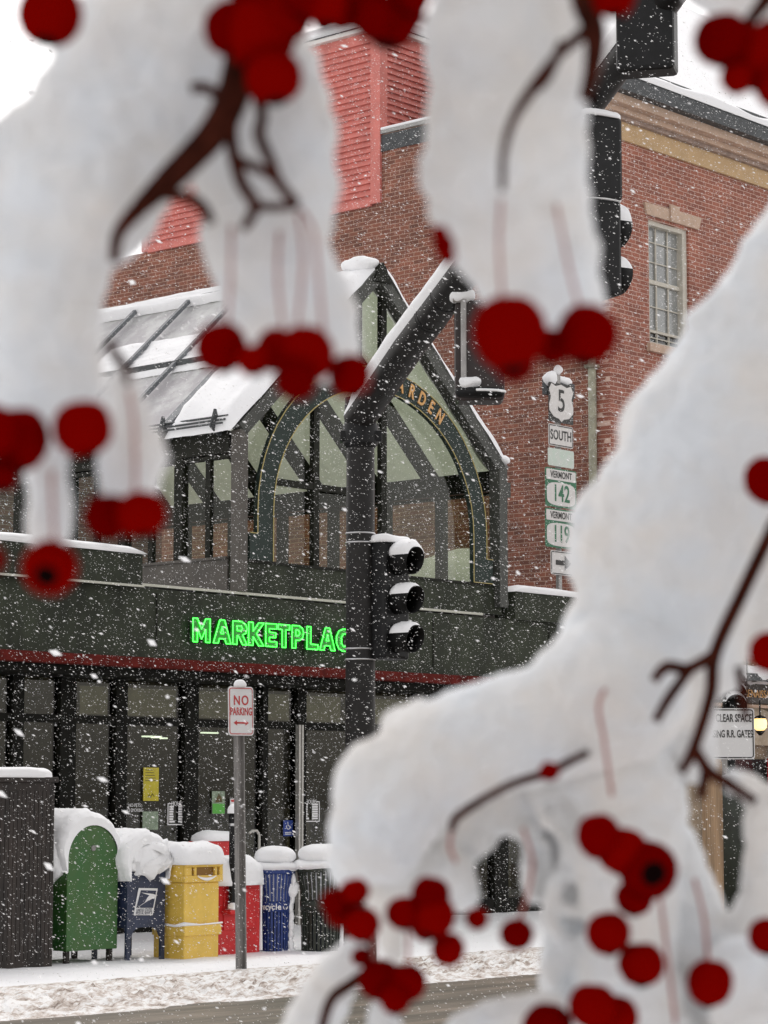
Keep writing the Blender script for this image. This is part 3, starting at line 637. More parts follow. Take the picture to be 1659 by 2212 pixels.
# window
wn_ = thing('w', 'x', 'x'); bpy.data.objects.remove(wn_)
fo = MB(); fw = .075
fo.box(wu0, wu0 + fw, P0 + .04, P0 + .2, wz0, wz1); fo.box(wu1 - fw * 1.6, wu1, P0 + .04, P0 + .2, wz0, wz1); fo.box(wu0 + fw, wu1 - fw * 1.6, P0 + .04, P0 + .2, wz1 - fw, wz1); fo.box(wu0 + fw, wu1 - fw * 1.6, P0 + .04, P0 + .2, wz0, wz0 + .05)
win = fo.build('window', M_CREAM, bb, bevel=.006)
xm0, xm1 = wu0 + fw, wu1 - fw * 1.6; zm = on_p(1410, 604, P0)[1]
zlow = on_p(1410, 711, P0)[1]
b = MB(); b.box(xm0, xm1, P0 + .10, P0 + .15, zm - .035, zm + .03); b.box(xm0, xm1, P0 + .10, P0 + .15, zlow - .02, zlow + .02)
for i in (1, 2): x = xm0 + (xm1 - xm0) * i / 3 + .02 * (i - 1.5); b.box(x - .012, x + .012, P0 + .115, P0 + .14, wz0 + .05, zm - .035); b.box(x - .012, x + .012, P0 + .12, P0 + .145, zm + .03, wz1 - fw)
for z in ((wz0 + zlow) / 2 + .02, (zlow + zm) / 2): b.box(xm0, xm1, P0 + .117, P0 + .138, z - .008, z + .008)
for i in (1, 2): z = zm + (wz1 - zm) * i / 3; b.box(xm0, xm1, P0 + .122, P0 + .143, z - .008, z + .008)
b.build('sash', M_CREAM, win)
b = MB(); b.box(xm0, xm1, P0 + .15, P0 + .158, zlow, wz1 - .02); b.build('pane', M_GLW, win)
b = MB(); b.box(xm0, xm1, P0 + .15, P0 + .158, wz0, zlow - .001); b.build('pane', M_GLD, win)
def pp_(u, v, p): s, z = on_p(u, v, p); return (s, z)
l = [pp_(1394, 463, P0), pp_(1506, 497, P0), pp_(1511, 472, P0), pp_(1389, 437, P0)]
b = MB(); b.prism(l, P0 - .04, P0 + .05)
b.prism([pp_(1443, 480, P0), pp_(1458, 484, P0), pp_(1461, 449, P0), pp_(1441, 443, P0)], P0 - .07, P0 - .041); b.build('lintel', M_STONE, win)
b = MB(); b.box(wu0 - .08, wu1 + .08, P0 - .07, P0 + .1, wz0 - .13, wz0 - .002); b.build('sill', M_STONE, win)
# downspout on the side wall
pd, _ = on_s(1281, 850, S0 - .05)
b = MB(); b.tube([(S0 - .07, pd, 3.5), (S0 - .07, pd, zfb + .5)], .065, 12); b.build('downspout', M_DOWN, bb)
for z in (5.5, 8.2, 10.6): b = MB(); b.box(S0 - .15, S0, pd - .09, pd + .09, z, z + .05); b.build('strap', M_DOWN, bb)
b = MB(); b.box(S0 - .05, S0 - .001, P0 + 2.0, P0 + 2.15, zcop - 1.0, zcop - .75); b.build('wall_lamp', M_WPAINT, bb)

# ================================================================ RED CLAPBOARD ROOF TOWER
rt = thing('clapboard_tower', 'red clapboard rooftop block with white coping above the brown brick', 'rooftop block', (0, 0, 0))
def clap(axis, c, a0, a1, z0, z1, ex=.105, out=.05):
    b = MB(); n_ = int((z1 - z0) / ex)
    pts = []
    for i in range(n_): z = z0 + i * ex; pts += [(0, z), (-out, z), (-.006, z + ex * .995)]
    pts += [(.04, z0 + n_ * ex), (.04, z0)]
    for i in range(n_):
        z = z0 + i * ex
        if axis == 's': b.add([(c, a0, z), (c - out, a0, z), (c - .004, a0, z + ex), (c, a1, z), (c - out, a1, z), (c - .004, a1, z + ex)], [(0, 1, 4, 3), (1, 2, 5, 4)])
        else: b.add([(a0, c, z), (a0, c - out, z), (a0, c - .004, z + ex), (a1, c, z), (a1, c - out, z), (a1, c - .004, z + ex)], [(3, 4, 1, 0), (4, 5, 2, 1)])
    return b
clap('s', S0, PR + .02, PRL, zrb + .05, zrt).build('side_siding', M_REDSIDE, rt)
clap('p', PR, S0 + .02, S0 + 6, zrb + .05, zrt).build('front_siding', M_REDSIDE, rt)
b = MB(); b.box(S0 + .002, S0 + 6, PR + .002, PRL - .01, zrb, zrt); b.build('core', M_REDSIDE, rt)
b = MB(); b.box(S0 - .05, S0 + .14, PR - .05, PR - .002, zrb, zrt); b.box(S0 - .05, S0 - .002, PR - .002, PR + .16, zrb, zrt); b.box(S0 - .05, S0 - .002, PRL - .16, PRL, zrb, zrt); b.box(S0 - .055, S0 - .002, PR + .161, PRL - .161, zrb - .03, zrb + .05); b.build('corner_board', M_REDSIDE, rt)
b = MB(); b.box(S0 - .1, S0 + 6.1, PR - .1, PRL + .1, zrt, zrt + .07); b.build('coping', M_WPAINT, rt)
b = MB(); b.box(S0 - .09, S0 + 6.1, PR - .09, PRL + .1, zrt + .09, zrt + .28); b.build('snow_cap', M_SNOW, rt, bevel=.05)
b = MB(); b.box(S0 - .11, S0 + 6.1, PR - .11, PRL + .1, zrt + .071, zrt + .09); b.build('coping_edge', M_SLATE, rt)

# ================================================================ STREET PROPS
def base(u, v, z=ZW): return on_z(u, v, z)
# ---- brown slatted cabinet at the left edge
s, p = base(112, 2088); zt = on_p(60, 1690, p)[1]
t_ = thing('utility_cabinet', 'tall dark brown slatted cabinet at the left edge, snow on top', 'cabinet', W(s - 1.7, p, 0))
b = MB(); b.box(0, 1.7, 0, .75, 0.05, zt); b.build('body', M_CAB, t_)
b = MB()
for i in range(34): b.box(i * .05 + .003, i * .05 + .046, -.006, -.001, .2, zt - .08)
b.build('slats', M_CAB, t_)
b = MB(); b.box(-.03, 1.73, -.03, .78, zt, zt + .05); b.build('top', M_CAB, t_, bevel=.01)
b = MB(); b.snow((.85, .375, zt + .05), (.89, .42, .09), e=.28, rough=.02, flat=zt + .045, n=48); b.build('snow_cap', M_SNOW, t_)

# ---- rounded mailboxes
def arch_pts(w_, z0, z1, n_=18):
    r_ = w_ / 2; pts = [(0, z0)]
    pts += [(w_, z0)]
    for i in range(n_ + 1):
        a = math.pi * i / n_; pts.append((r_ + r_ * math.cos(a), z1 - r_ + r_ * math.sin(a)))
    return pts
def hood_snow(w_, z1, y0, y1, th, drop, m=M_SNOW, seed=0, side_l=1.2, side_r=.25):
    """snow draped over a round-topped box: thick crown, ragged lower edge"""
    vs = []; fs = []; r_ = w_ / 2; n1, n2 = 46, 20
    for j in range(n2 + 1):
        c = j / n2
        for i in range(n1 + 1):
            a = -R(drop[1]) + (math.pi + R(drop[0]) + R(drop[1])) * i / n1
            rag = .03 * N(c * 5, i * .5, seed)
            ca, sa = math.cos(a), math.sin(a)
            k = max(0, min(1, min(i, n1 - i) / 5)); k2 = max(0, min(1, min(j, n2 - j) / 3)); sd = math.sqrt(k) * (.55 + .45 * math.sqrt(k2))
            t_ = th * (.35 + .65 * max(0, sa) ** .7 + (.25 if a > math.pi / 2 else 0)) * sd + .012 * N(i * .6, c * 9, seed) + .006 * N(i * 2.2, c * 25, seed)
            rr = r_ + .002 + max(.003, t_)
            zc = z1 - r_
            x = r_ + rr * ca; z = zc + rr * max(sa, -1)
            if sa < 0: x = r_ + (r_ + max(.003, t_)) * (1 if ca > 0 else -1); z = zc + sa * w_ * (.9 + rag * 4)
            vs.append((x, y0 - .025 * k2 * k + (y1 - y0 + .05 * k2) * c, z))
    for j in range(n2):
        for i in range(n1): k = j * (n1 + 1) + i; fs.append((k, k + 1, k + n1 + 2, k + n1 + 1))
    for j_, o_ in ((0, False), (n2, True)):
        pass
    b = MB(); b.add(vs, fs, 0, True)
    # close the ends against the box
    for j in (0, n2):
        ring_ = [vs[j * (n1 + 1) + i] for i in range(n1 + 1)]
        inn = []
        for i in range(n1 + 1):
            a = -R(drop[1]) + (math.pi + R(drop[0]) + R(drop[1])) * i / n1; sa = math.sin(a); ca = math.cos(a)
            if sa >= 0: inn.append((r_ + (r_ - .002) * ca, ring_[i][1], z1 - r_ + (r_ - .002) * sa))
            else: inn.append((r_ + (r_ - .002) * (1 if ca > 0 else -1), ring_[i][1], ring_[i][2]))
        b.add(ring_ + inn, [(i, i + 1, n1 + 2 + i, n1 + 1 + i) for i in range(n1)], 0, True)
    return b
s, p = base(140, 2066, ZW + .08); s2 = on_p(252, 1900, p)[0]; zt = on_p(195, 1782, p)[1]; zb = on_p(195, 2052, p)[1]; w1 = s2 - s
print('green box', w1, zt, zb, p)
t_ = thing('mailbox', 'green round-topped relay mailbox thickly capped with snow', 'mailbox', W(s, p, 0), group='mailboxes on the sidewalk')
b = MB(); b.prism(arch_pts(w1, zb, zt), 0, .012 - .03); b.build('front_panel', M_BOXG, t_, bevel=.006)
b = MB(); b.prism([(.015 + (x) * (w1 - .03) / w1, z - (0 if z < zb + .01 else .015)) for x, z in arch_pts(w1, zb, zt)], .001, .60); b.build('body', M_BOXG, t_)
for x, y in ((.03, .02), (w1 - .07, .02), (.03, .52), (w1 - .07, .52)): b = MB(); b.box(x, x + .045, y, y + .045, .04, zb); b.build('leg', M_CAB, t_)
b = MB(); b.lathe([(0, 0), (.028, 0), (.028, .01), (0, .01)], 16); o = b.build('lock', M_GALV, t_); o.location = (w1 / 2, -.018, zt - .22); o.rotation_euler = (math.pi / 2, 0, 0)
hood_snow(w1, zt, -.03, .62, .125, (12, 6), seed=1).build('snow_cap', M_SNOW, t_)
b = MB(); b.snow((-.02, .33, zt - .30), (.14, .30, .26), e=.6, rough=.05, seed=9); b.build('snow_cap', M_SNOW, t_)

s, p = base(273, 2077.5, ZW); s2 = on_p(357, 1900, p)[0]; w1 = s2 - s; zt = on_p(315, 1822, p)[1]; zb = on_p(315, 2003, p)[1]
print('blue box', w1, zt, zb, p)
t_ = thing('mailbox', 'navy blue postal mailbox with eagle emblem, heaped with snow', 'mailbox', W(s, p, 0), group='mailboxes on the sidewalk')
b = MB(); r_ = .16; pts = [(0, 0.05), (.05, 0.05), (.05, zb - .10), (.09, zb - .03), (.15, zb), (w1 - .15, zb), (w1 - .09, zb - .03), (w1 - .05, zb - .10), (w1 - .05, .05), (w1, .05)]
pts += [(w1 / 2 + w1 / 2 * math.cos(math.pi * i / 18), zt - w1 / 2 + w1 / 2 * math.sin(math.pi * i / 18)) for i in range(19)]
b.prism(pts, 0, .03); b.build('front_panel', M_BOXB, t_)
b = MB(); b.prism(pts, .47, .50); b.build('rear_panel', M_BOXB, t_)
b = MB(); b.prism([(.008 + x * (w1 - .016) / w1, z - (0 if z < zb + .01 else .01)) for x, z in arch_pts(w1, zb, zt)], .031, .469); b.build('body', M_BOXB, t_)
hood_snow(w1, zt, -.06, .52, .115, (14, 12), seed=6).build('snow_cap', M_SNOW, t_)
b = MB(); b.snow((w1 / 2 + .01, .02, zt - .13), (w1 / 2 + .01, .10, .17), e=.55, rough=.075, sc=12, seed=2); b.build('snow_cap', M_SNOW, t_)
# emblem: slanted white plate, navy field, white eagle strokes
def pq(u, v): s_, z_ = on_p(u, v, p - .01); return (s_ - s, z_)
b = MB(); b.prism([pq(289, 1977), pq(330, 1977), pq(341, 1919), pq(300, 1918)], -.012, -.001)
emb = b.build('emblem', M_WHITE, t_, bevel=.004)
b = MB(); b.prism([pq(294, 1961), pq(330, 1961), pq(337, 1924), pq(304, 1923)], -.015, -.0125); b.build('field', M_BOXB, emb)
b = MB(); b.prism([pq(293, 1962), pq(320, 1945), pq(333, 1939), pq(337, 1934), pq(330, 1931), pq(304, 1928), pq(322, 1934), pq(318, 1938), pq(312, 1949)], -.018, -.0155); b.build('eagle', M_WHITE, emb)
for k_, tx in enumerate(('UNITED STATES', 'POSTAL SERVICE')):
    x, z = pq(311, 1966 + k_ * 6.5); text('wording', tx, .040, M_BOXB, emb, (x, -.014, z), FRONT, .72, .0008)

# ---- yellow newspaper box
s, p = base(397, 2073, ZW); s2 = on_p(478, 1900, p)[0]; w1 = s2 - s; zt = on_p(397, 1862, p)[1]; zr = on_p(397, 1907, p)[1]; zb1 = on_p(397, 1999, p)[1]; zb0 = on_p(397, 2023, p)[1]
dpt = on_s(330, 1990, s)[0] - p
print('yellow', w1, dpt, zt)
t_ = thing('newspaper_box', 'bright yellow plastic newspaper box with slotted rim', 'newspaper box', W(s, p, 0), group='newspaper boxes on the sidewalk')
b = MB(); b.box(.01, w1 - .02, .01, dpt, 0.05, zr); b.build('body', M_BOXY, t_, bevel=.012)
b = MB(); b.box(-.005, w1, -.012, dpt + .01, zb0, zb1); b.build('lower_band', M_BOXY, t_, bevel=.01)
rim = MB(); x0, x1 = -.005, w1 + .01; a0, a1 = w1 * .30, w1 * .80; sz0, sz1 = zt - .135, zt - .055
rim.box(x0, x1, .02, dpt + .01, zr, zt); rim.box(x0, x1, -.015, .019, zr, sz0); rim.box(x0, x1, -.015, .019, sz1, zt)
for q0, q1 in ((x0, w1 * .17), (w1 * .24, a0), (a1, w1 * .86), (w1 * .93, x1)): rim.box(q0, q1, -.015, .019, sz0, sz1)
rim.build('rim', M_BOXY, t_, bevel=.006)
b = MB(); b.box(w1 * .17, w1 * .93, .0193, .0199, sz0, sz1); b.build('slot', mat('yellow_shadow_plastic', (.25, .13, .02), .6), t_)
b = MB(); b.tube([(a0 + (a1 - a0) * i / 8, -.03, sz0 - .008 - .03 * math.sin(math.pi * i / 8)) for i in range(9)], [.004 + .012 * math.sin(math.pi * i / 8) for i in range(9)], 8); b.build('slot_snow', M_SNOW, t_)
b = MB(); b.snow((w1 / 2 + .01, dpt / 2, zt + .02), (w1 / 2 + .07, dpt / 2 + .07, .17), e=.5, rough=.03, flat=zt - .03, n=40, seed=5); b.build('snow_cap', M_SNOW, t_)
b = MB(); b.tube([(-.012, dpt, zb1 + .02), (-.014, .12, zb1 - .01), (-.01, -.01, zb1 + .012), (w1 * .4, -.018, zb1 + .0), (w1, -.018, zb1 + .01)], [.012, .012, .02, .007, .009], 8); b.build('ledge_snow', M_SNOW, t_)

# ---- red newspaper box
s, p = base(470, 2065, ZW); s2 = on_p(562, 1950, p)[0]; w1 = s2 - s; zt = on_p(530, 1899, p)[1]
t_ = thing('newspaper_box', 'low bright red newspaper box behind the no parking post', 'newspaper box', W(s, p, 0), group='newspaper boxes on the sidewalk')
b = MB(); b.box(0, w1, 0, .42, .05, zt); b.build('body', M_BOXR, t_, bevel=.012)
b = MB(); b.box(w1 * .12, w1 * .88, -.012, -.001, zt - .50, zt - .10); b.build('door', M_BOXR, t_, bevel=.006)
b = MB(); b.snow((w1 / 2, .20, zt + .01), (w1 / 2 + .09, .27, .22), e=.5, rough=.04, flat=zt - .06, n=40, seed=15); b.build('snow_cap', M_SNOW, t_)
b = MB(); b.tube([(w1 + .006, -.005, zt - .02), (w1 + .008, -.005, zt * .6), (w1 + .006, -.005, .15)], [.016, .010, .02], 8); b.build('edge_snow', M_SNOW, t_)
lz = on_p(500, 1966, p - .1)[1]; lx = on_p(503, 1966, p - .06)[0] - s
b = MB(); b.box(lx - .10, lx + .12, -.13, -.001, lz - .04, lz); b.build('ledge', M_BOXR, t_, bevel=.006)
# black post on its ledge
zt2 = on_p(503, 1757, p - .06)[1]
t2 = thing('black_post', 'slim black capped post against the red newspaper box', 'post', W(s + lx, p - .06, lz))
b = MB(); b.tube([(0, 0, 0), (0, 0, zt2 - lz)], .042, 16); b.build('shaft', M_BLACK, t2)
b = MB(); b.lathe([(.047, zt2 - lz - .12), (.047, zt2 - lz + .005), (0, zt2 - lz + .005)], 20); b.build('cap', M_BLACK, t2)
b = MB(); b.lathe([(.0475, zt2 - lz - .125), (.049, zt2 - lz - .115), (.0475, zt2 - lz - .10)], 20); b.build('ring', M_STEEL, t2)
b = MB(); b.snow((0, 0, zt2 - lz + .01), (.058, .058, .085), e=.85, rough=.01, flat=zt2 - lz, seed=3); b.build('snow_cap', M_SNOW, t2); b = MB(); b.snow((.005, -.02, .02), (.085, .06, .05), e=.8, rough=.02, flat=.0, seed=4); b.build('base_snow', M_SNOW, t2)
# ---- tall red box behind
s, p = base(447, 2040, ZW); p += .5; s = on_p(447, 1830, p)[0]; s2 = on_p(520, 1830, p)[0]; zt = on_p(470, 1817, p)[1]
t_ = thing('newspaper_box', 'taller red box standing behind the yellow newspaper box', 'newspaper box', W(s, p, 0), group='newspaper boxes on the sidewalk')
b = MB(); b.box(0, s2 - s, 0, .3, .05, zt); b.build('body', M_BOXR, t_, bevel=.01)
b = MB(); b.snow(((s2 - s) / 2, .15, zt + .01), ((s2 - s) / 2 + .01, .16, .10), e=.6, rough=.02, flat=zt, seed=8); b.build('snow_cap', M_SNOW, t_)

# ---- slatted litter bins
def bin_(u, vb, vt, wpx, m, lab, name, seed, txt=None):
    s, p = base(u, vb, ZW); c = W(s, p, 0); Y = c.y; r0 = wpx / 2 / F * Y
    p += r0 * .75; s = on_p(u, vb, p)[0]; c = W(s, p, 0); zt = on_p(u, vt, p)[1]
    t_ = thing(name, lab, 'bin', c, 0, group='slatted bins on the sidewalk')
    n_ = 30; hh = zt - .08
    for i in range(n_):
        a = 2 * math.pi * i / n_; b = MB(); d = Vector((math.cos(a), math.sin(a), 0)); sd = Vector((-d.y, d.x, 0)) * (.6 * math.pi * r0 / n_ * .82)
        prof = [(.86, .10), (.88, hh * .5), (.90, hh * .70), (.93, hh * .82), (1.0, hh * .93), (1.07, hh + .06)]
        vs = []; fs = []
        for fr, z in prof:
            for sg, off in ((-1, 0), (1, 0), (1, -.012), (-1, -.012)): q = d * (r0 * fr + off) + sd * sg * fr * 1.35; vs.append((q.x, q.y, z))
        for k in range(len(prof) - 1):
            for j in range(4): fs.append((k * 4 + j, k * 4 + (j + 1) % 4, k * 4 + 4 + (j + 1) % 4, k * 4 + 4 + j))
        b.add(vs, fs); b.build('slat', m, t_)
    b = MB(); b.lathe([(r0 * .80, .08), (r0 * .80, hh * .72), (r0 * .0, hh * .72)], 40); b.build('liner', M_BINI, t_)
    b = MB(); b.lathe([(r0 * .905, hh * .60), (r0 * .925, hh * .60), (r0 * .935, hh * .71), (r0 * .91, hh * .71)], 48); b.build('band', m, t_); b = MB(); b.lathe([(r0 * .86, .09), (r0 * .89, .09), (r0 * .89, .13), (r0 * .86, .13)], 48); b.build('foot_ring', m, t_)
    b = MB(); b.lathe([(r0 * 1.0, zt - .05), (r0 * 1.10, zt - .05), (r0 * 1.10, zt - .01), (r0 * .7, zt + .02), (r0 * .7, zt + .09), (0, zt + .11)], 48); b.build('lid', m, t_)
    b = MB(); b.snow((0, 0, zt + .02), (r0 * 1.27, r0 * 1.27, .06), e=.75, rough=.03, n=48, seed=seed); b.snow((0.01, 0, zt + .13), (r0 * 1.07, r0 * 1.07, .105), e=.75, rough=.02, n=40, seed=seed + 1, sc=4); b.build('snow_cap', M_SNOW, t_)
    # inside-of-the-flare snow between slats
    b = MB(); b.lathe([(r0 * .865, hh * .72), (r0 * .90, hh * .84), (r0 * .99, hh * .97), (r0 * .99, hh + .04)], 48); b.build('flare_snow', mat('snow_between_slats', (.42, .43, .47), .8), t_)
    b = MB(); rs_ = random.Random(seed)
    for i in range(9):
        z = .1 + (zt - .2) * i / 8; q = r0 * (.93 if z < hh * .7 else 1.0); b.snow((q * .94, -q * .32, z), (.03 + .04 * (i == 7) + .035 * (i == 0), .035, .09), e=1, rough=.03, n=14, seed=i)
    b.build('blown_snow', M_SNOW, t_)
    return t_, r0, hh
t_, r0, hh = bin_(592, 2058, 1876, 82, M_BINB, 'blue slatted recycling bin with snow heaped on its lid', 'recycling_bin', 21)
# lettering wraps the band: word and arrows facing the street
ang0 = -math.pi / 2
def wrapt(parent, ch, ang, z, size, m):
    r_ = r0 * .945; text('wording', ch, size, m, parent, (r_ * math.cos(ang), r_ * math.sin(ang), z), (math.pi / 2, 0, ang + math.pi / 2), .95, .001, offset=.002)
wd_ = 'recycle'
for i, ch in enumerate(wd_): wrapt(t_, ch, ang0 - R(42) + R(10.2) * i, hh * .655, .085, M_WHITE)
a = ang0 + R(40); rs_ = MB()
for k_ in range(3):
    a0_ = R(90 + 120 * k_); q = [(.026 * math.cos(a0_ + R(x)), .026 * math.sin(a0_ + R(x))) for x in (-42, -15, 15, 42)]
    rs_.tube([(x, 0, z) for x, z in q], [.006, .006, .006, .003], 6)
o = rs_.build('recycling_arrows', M_WHITE, t_); o.location = (r0 * .95 * math.cos(a), r0 * .95 * math.sin(a), hh * .655); o.rotation_euler = (0, 0, a + math.pi / 2)
bin_(694, 2058, 1872, 100, M_BIND, 'dark green slatted litter bin right of the blue bin', 'litter_bin', 33)

# ---- handrail by the shop door
q0 = on_p(560, 1800, PF + .1)
t_ = thing('handrail', 'short pale bent pipe handrail behind the blue bin', 'handrail', W(q0[0], PF + .1, 0))
zt = q0[1]; b = MB(); b.tube([(-.17, 0, zt - .0), (-.12, 0, zt + .03), (-.04, 0, zt + .03), (0, 0, zt - .02), (0, 0, zt - .1), (0, 0, .1)], .016, 10); b.build('pipe', mat('pale_pipe', (.45, .44, .40), .5), t_)

# ---- no parking sign
s, p = base(522, 2097, ZW - .01); c = W(s, p, 0); zt = on_p(519, 1478, p)[1]; zs1 = on_p(519, 1483, p)[1]; zs0 = on_p(519, 1589, p)[1]
t_ = thing('no_parking_sign', 'white and red no parking sign on a galvanised post', 'sign', c, RZ)
t_.rotation_mode = 'QUATERNION'; t_.rotation_quaternion = (Matrix.Rotation(-.0165, 4, 'Y') @ Matrix.Rotation(RZ, 4, 'Z')).to_quaternion()
k = MB(); wp = .050
k.box(-wp, -wp + .012, -.02, .025, 0, zs0); k.box(wp - .012, wp, -.02, .025, 0, zs0); k.box(-wp + .012, wp - .012, .012, .025, 0, zs1 - .05); k.build('post', M_GALV, t_)
b = MB(); b.tube([(wp + .006, .0, .3 + i * .12) for i in range(17)], [.006 + .006 * abs(N(i * .7, 2)) for i in range(17)], 6); b.build('post_snow', M_SNOW, t_)
wd = .165; cz = (zs0 + zs1) / 2; hh = (zs1 - zs0) / 2
def rrect(wx, hz, r_, cx_=0, cz_=0, n_=6):
    pts = []
    for (sx, sz, a0) in ((1, 1, 0), (-1, 1, 90), (-1, -1, 180), (1, -1, 270)):
        for i in range(n_ + 1): a = R(a0 + 90 * i / n_); pts.append((cx_ + sx * (wx - r_) + r_ * math.cos(a), cz_ + sz * (hz - r_) + r_ * math.sin(a)))
    return pts
def rring(b, wx, hz, r_, th, y0, y1, cz_=0):
    o_ = rrect(wx, hz, r_, 0, cz_); i_ = rrect(wx - th, hz - th, max(.002, r_ - th), 0, cz_); n_ = len(o_)
    b.add([(x, y0, z) for x, z in o_] + [(x, y0, z) for x, z in i_] + [(x, y1, z) for x, z in o_] + [(x, y1, z) for x, z in i_], [(i, (i + 1) % n_, n_ + (i + 1) % n_, n_ + i) for i in range(n_)] + [(i, (i + 1) % n_, 2 * n_ + (i + 1) % n_, 2 * n_ + i) for i in range(n_)])
b = MB(); b.prism(rrect(wd, hh, .035, 0, cz), -.028, -.022); pl = b.build('plate', M_WHITE, t_)
b = MB(); rring(b, wd - .012, hh - .012, .028, .008, -.0305, -.028, cz); b.build('border', M_SIGNR, pl)
text('wording', 'NO', .125, M_SIGNR, pl, (0, -.030, cz + hh * .42), FRONT, .95, .001, offset=.002, space=1.2)
text('wording', 'PARKING', .100, M_SIGNR, pl, (0, -.030, cz - hh * .03), FRONT, .66, .001, offset=.002, space=1.05)
b = MB(); za = cz - hh * .48; b.box(-.06, .06, -.030, -.0285, za - .008, za + .008); b.prism([(-.10, za), (-.055, za - .025), (-.055, za + .025)], -.030, -.0285); b.prism([(.10, za), (.055, za + .025), (.055, za - .025)], -.030, -.0285); b.build('arrow', M_SIGNR, pl)
b = MB(); b.snow((0, -.02, cz + hh * .86), (.011, .008, .011), e=1, rough=0, n=10); b.snow((0, -.02, cz - hh * .78), (.011, .008, .011), e=1, rough=0, n=10); b.build('bolt', M_SIGNK, pl)
b = MB(); b.snow((0, -.02, cz + hh + .015), (.07, .04, .05), e=.9, rough=.01, flat=cz + hh - .006); b.build('snow_cap', M_SNOW, t_)

# ================================================================ SIGNAL MAST
YM = 22.6
c = at(778, 1700, YM); sM, pM = SP(c); zt = at(778, 872, YM).z
t_ = thing('signal_mast', 'thick black signal mast with rising snow covered arm', 'mast', (c.x, c.y, 0), 0)
b = MB(); b.tube([(0, 0, .02), (0, 0, 1), (0, 0, zt)], [.155, .142, .128], 32); b.build('pole', M_POLE, t_)
b = MB(); b.tube([(0, 0, zt - .02), (0, 0, zt + .05)], .145, 32); b.lathe([(.13, zt - .42), (.165, zt - .38), (.165, zt - .22), (.15, zt - .18), (.15, zt - .02)], 32); b.box(-.19, -.13, -.08, .08, zt - .36, zt - .26); b.box(.13, .20, -.08, .08, zt - .36, zt - .26); b.build('collar', M_BLACK, t_, bevel=.01)
b = MB(); b.tube([(-.29, .0, .02), (.29, 0, .02)], .01, 6); b.box(-.24, .24, -.24, .24, .1, .16); b.build('base_plate', M_BLACK, t_)
for v in (1153, 1173, 1402, 1425):
    z = at(778, v, YM).z; b = MB(); r_ = .128 + .014 * (zt - z) / zt + .008; b.lathe([(r_ - .01, z - .008), (r_, z - .006), (r_, z + .006), (r_ - .01, z + .008)], 32); b.build('band', M_STEEL, t_)
# arm
def loc_(v_): return v_ - Vector((c.x, c.y, 0))
pa = [at(775, 905, YM), at(880, 752, 21.6), at(970, 633, 20.6), at(1120, 428, 19.2), at(1270, 225, 17.9), at(1395, 60, 16.8), at(1500, -80, 15.9)]
pa = [loc_(x) for x in pa]
b = MB(); b.tube(pa, [.150, .148, .142, .132, .122, .112, .105], 28); arm = b.build('arm', M_POLE, t_)
d_ = (pa[2] - pa[1]).normalized()
b = MB()
for k_ in (.56, .60, .93): q = pa[1].lerp(pa[2], k_); b = MB(); b.tube([q - d_ * .008, q + d_ * .008], .1475 - (k_ > .9) * .002, 28); b.build('arm_ring', M_BLACK, t_)
vs = []; fs = []; na = 60
for i in range(na + 1):
    tt = i / na * (len(pa) - 1.001); k = int(tt); q = pa[k].lerp(pa[k + 1], tt - k); d = (pa[k + 1] - pa[k]).normalized(); sd = d.cross(Vector((0, 0, 1))).normalized(); up = sd.cross(d); r_ = .148 - .04 * i / na
    e_ = smooth(0, .06, i / na)
    for j in range(9):
        a = R(8 + 130 * j / 8); th = .085 * math.sin(math.pi * j / 8) ** .7 * (1 + .15 * N(i * .5, 2)) * e_; vs.append(q + (sd * math.cos(a) + up * math.sin(a)) * (r_ + .002 + th))
for i in range(na):
    for j in range(8): k = i * 9 + j; fs.append((k, k + 1, k + 10, k + 9))
b = MB(); b.add(vs, fs, 0, True); b.build('arm_snow', M_SNOW, t_)

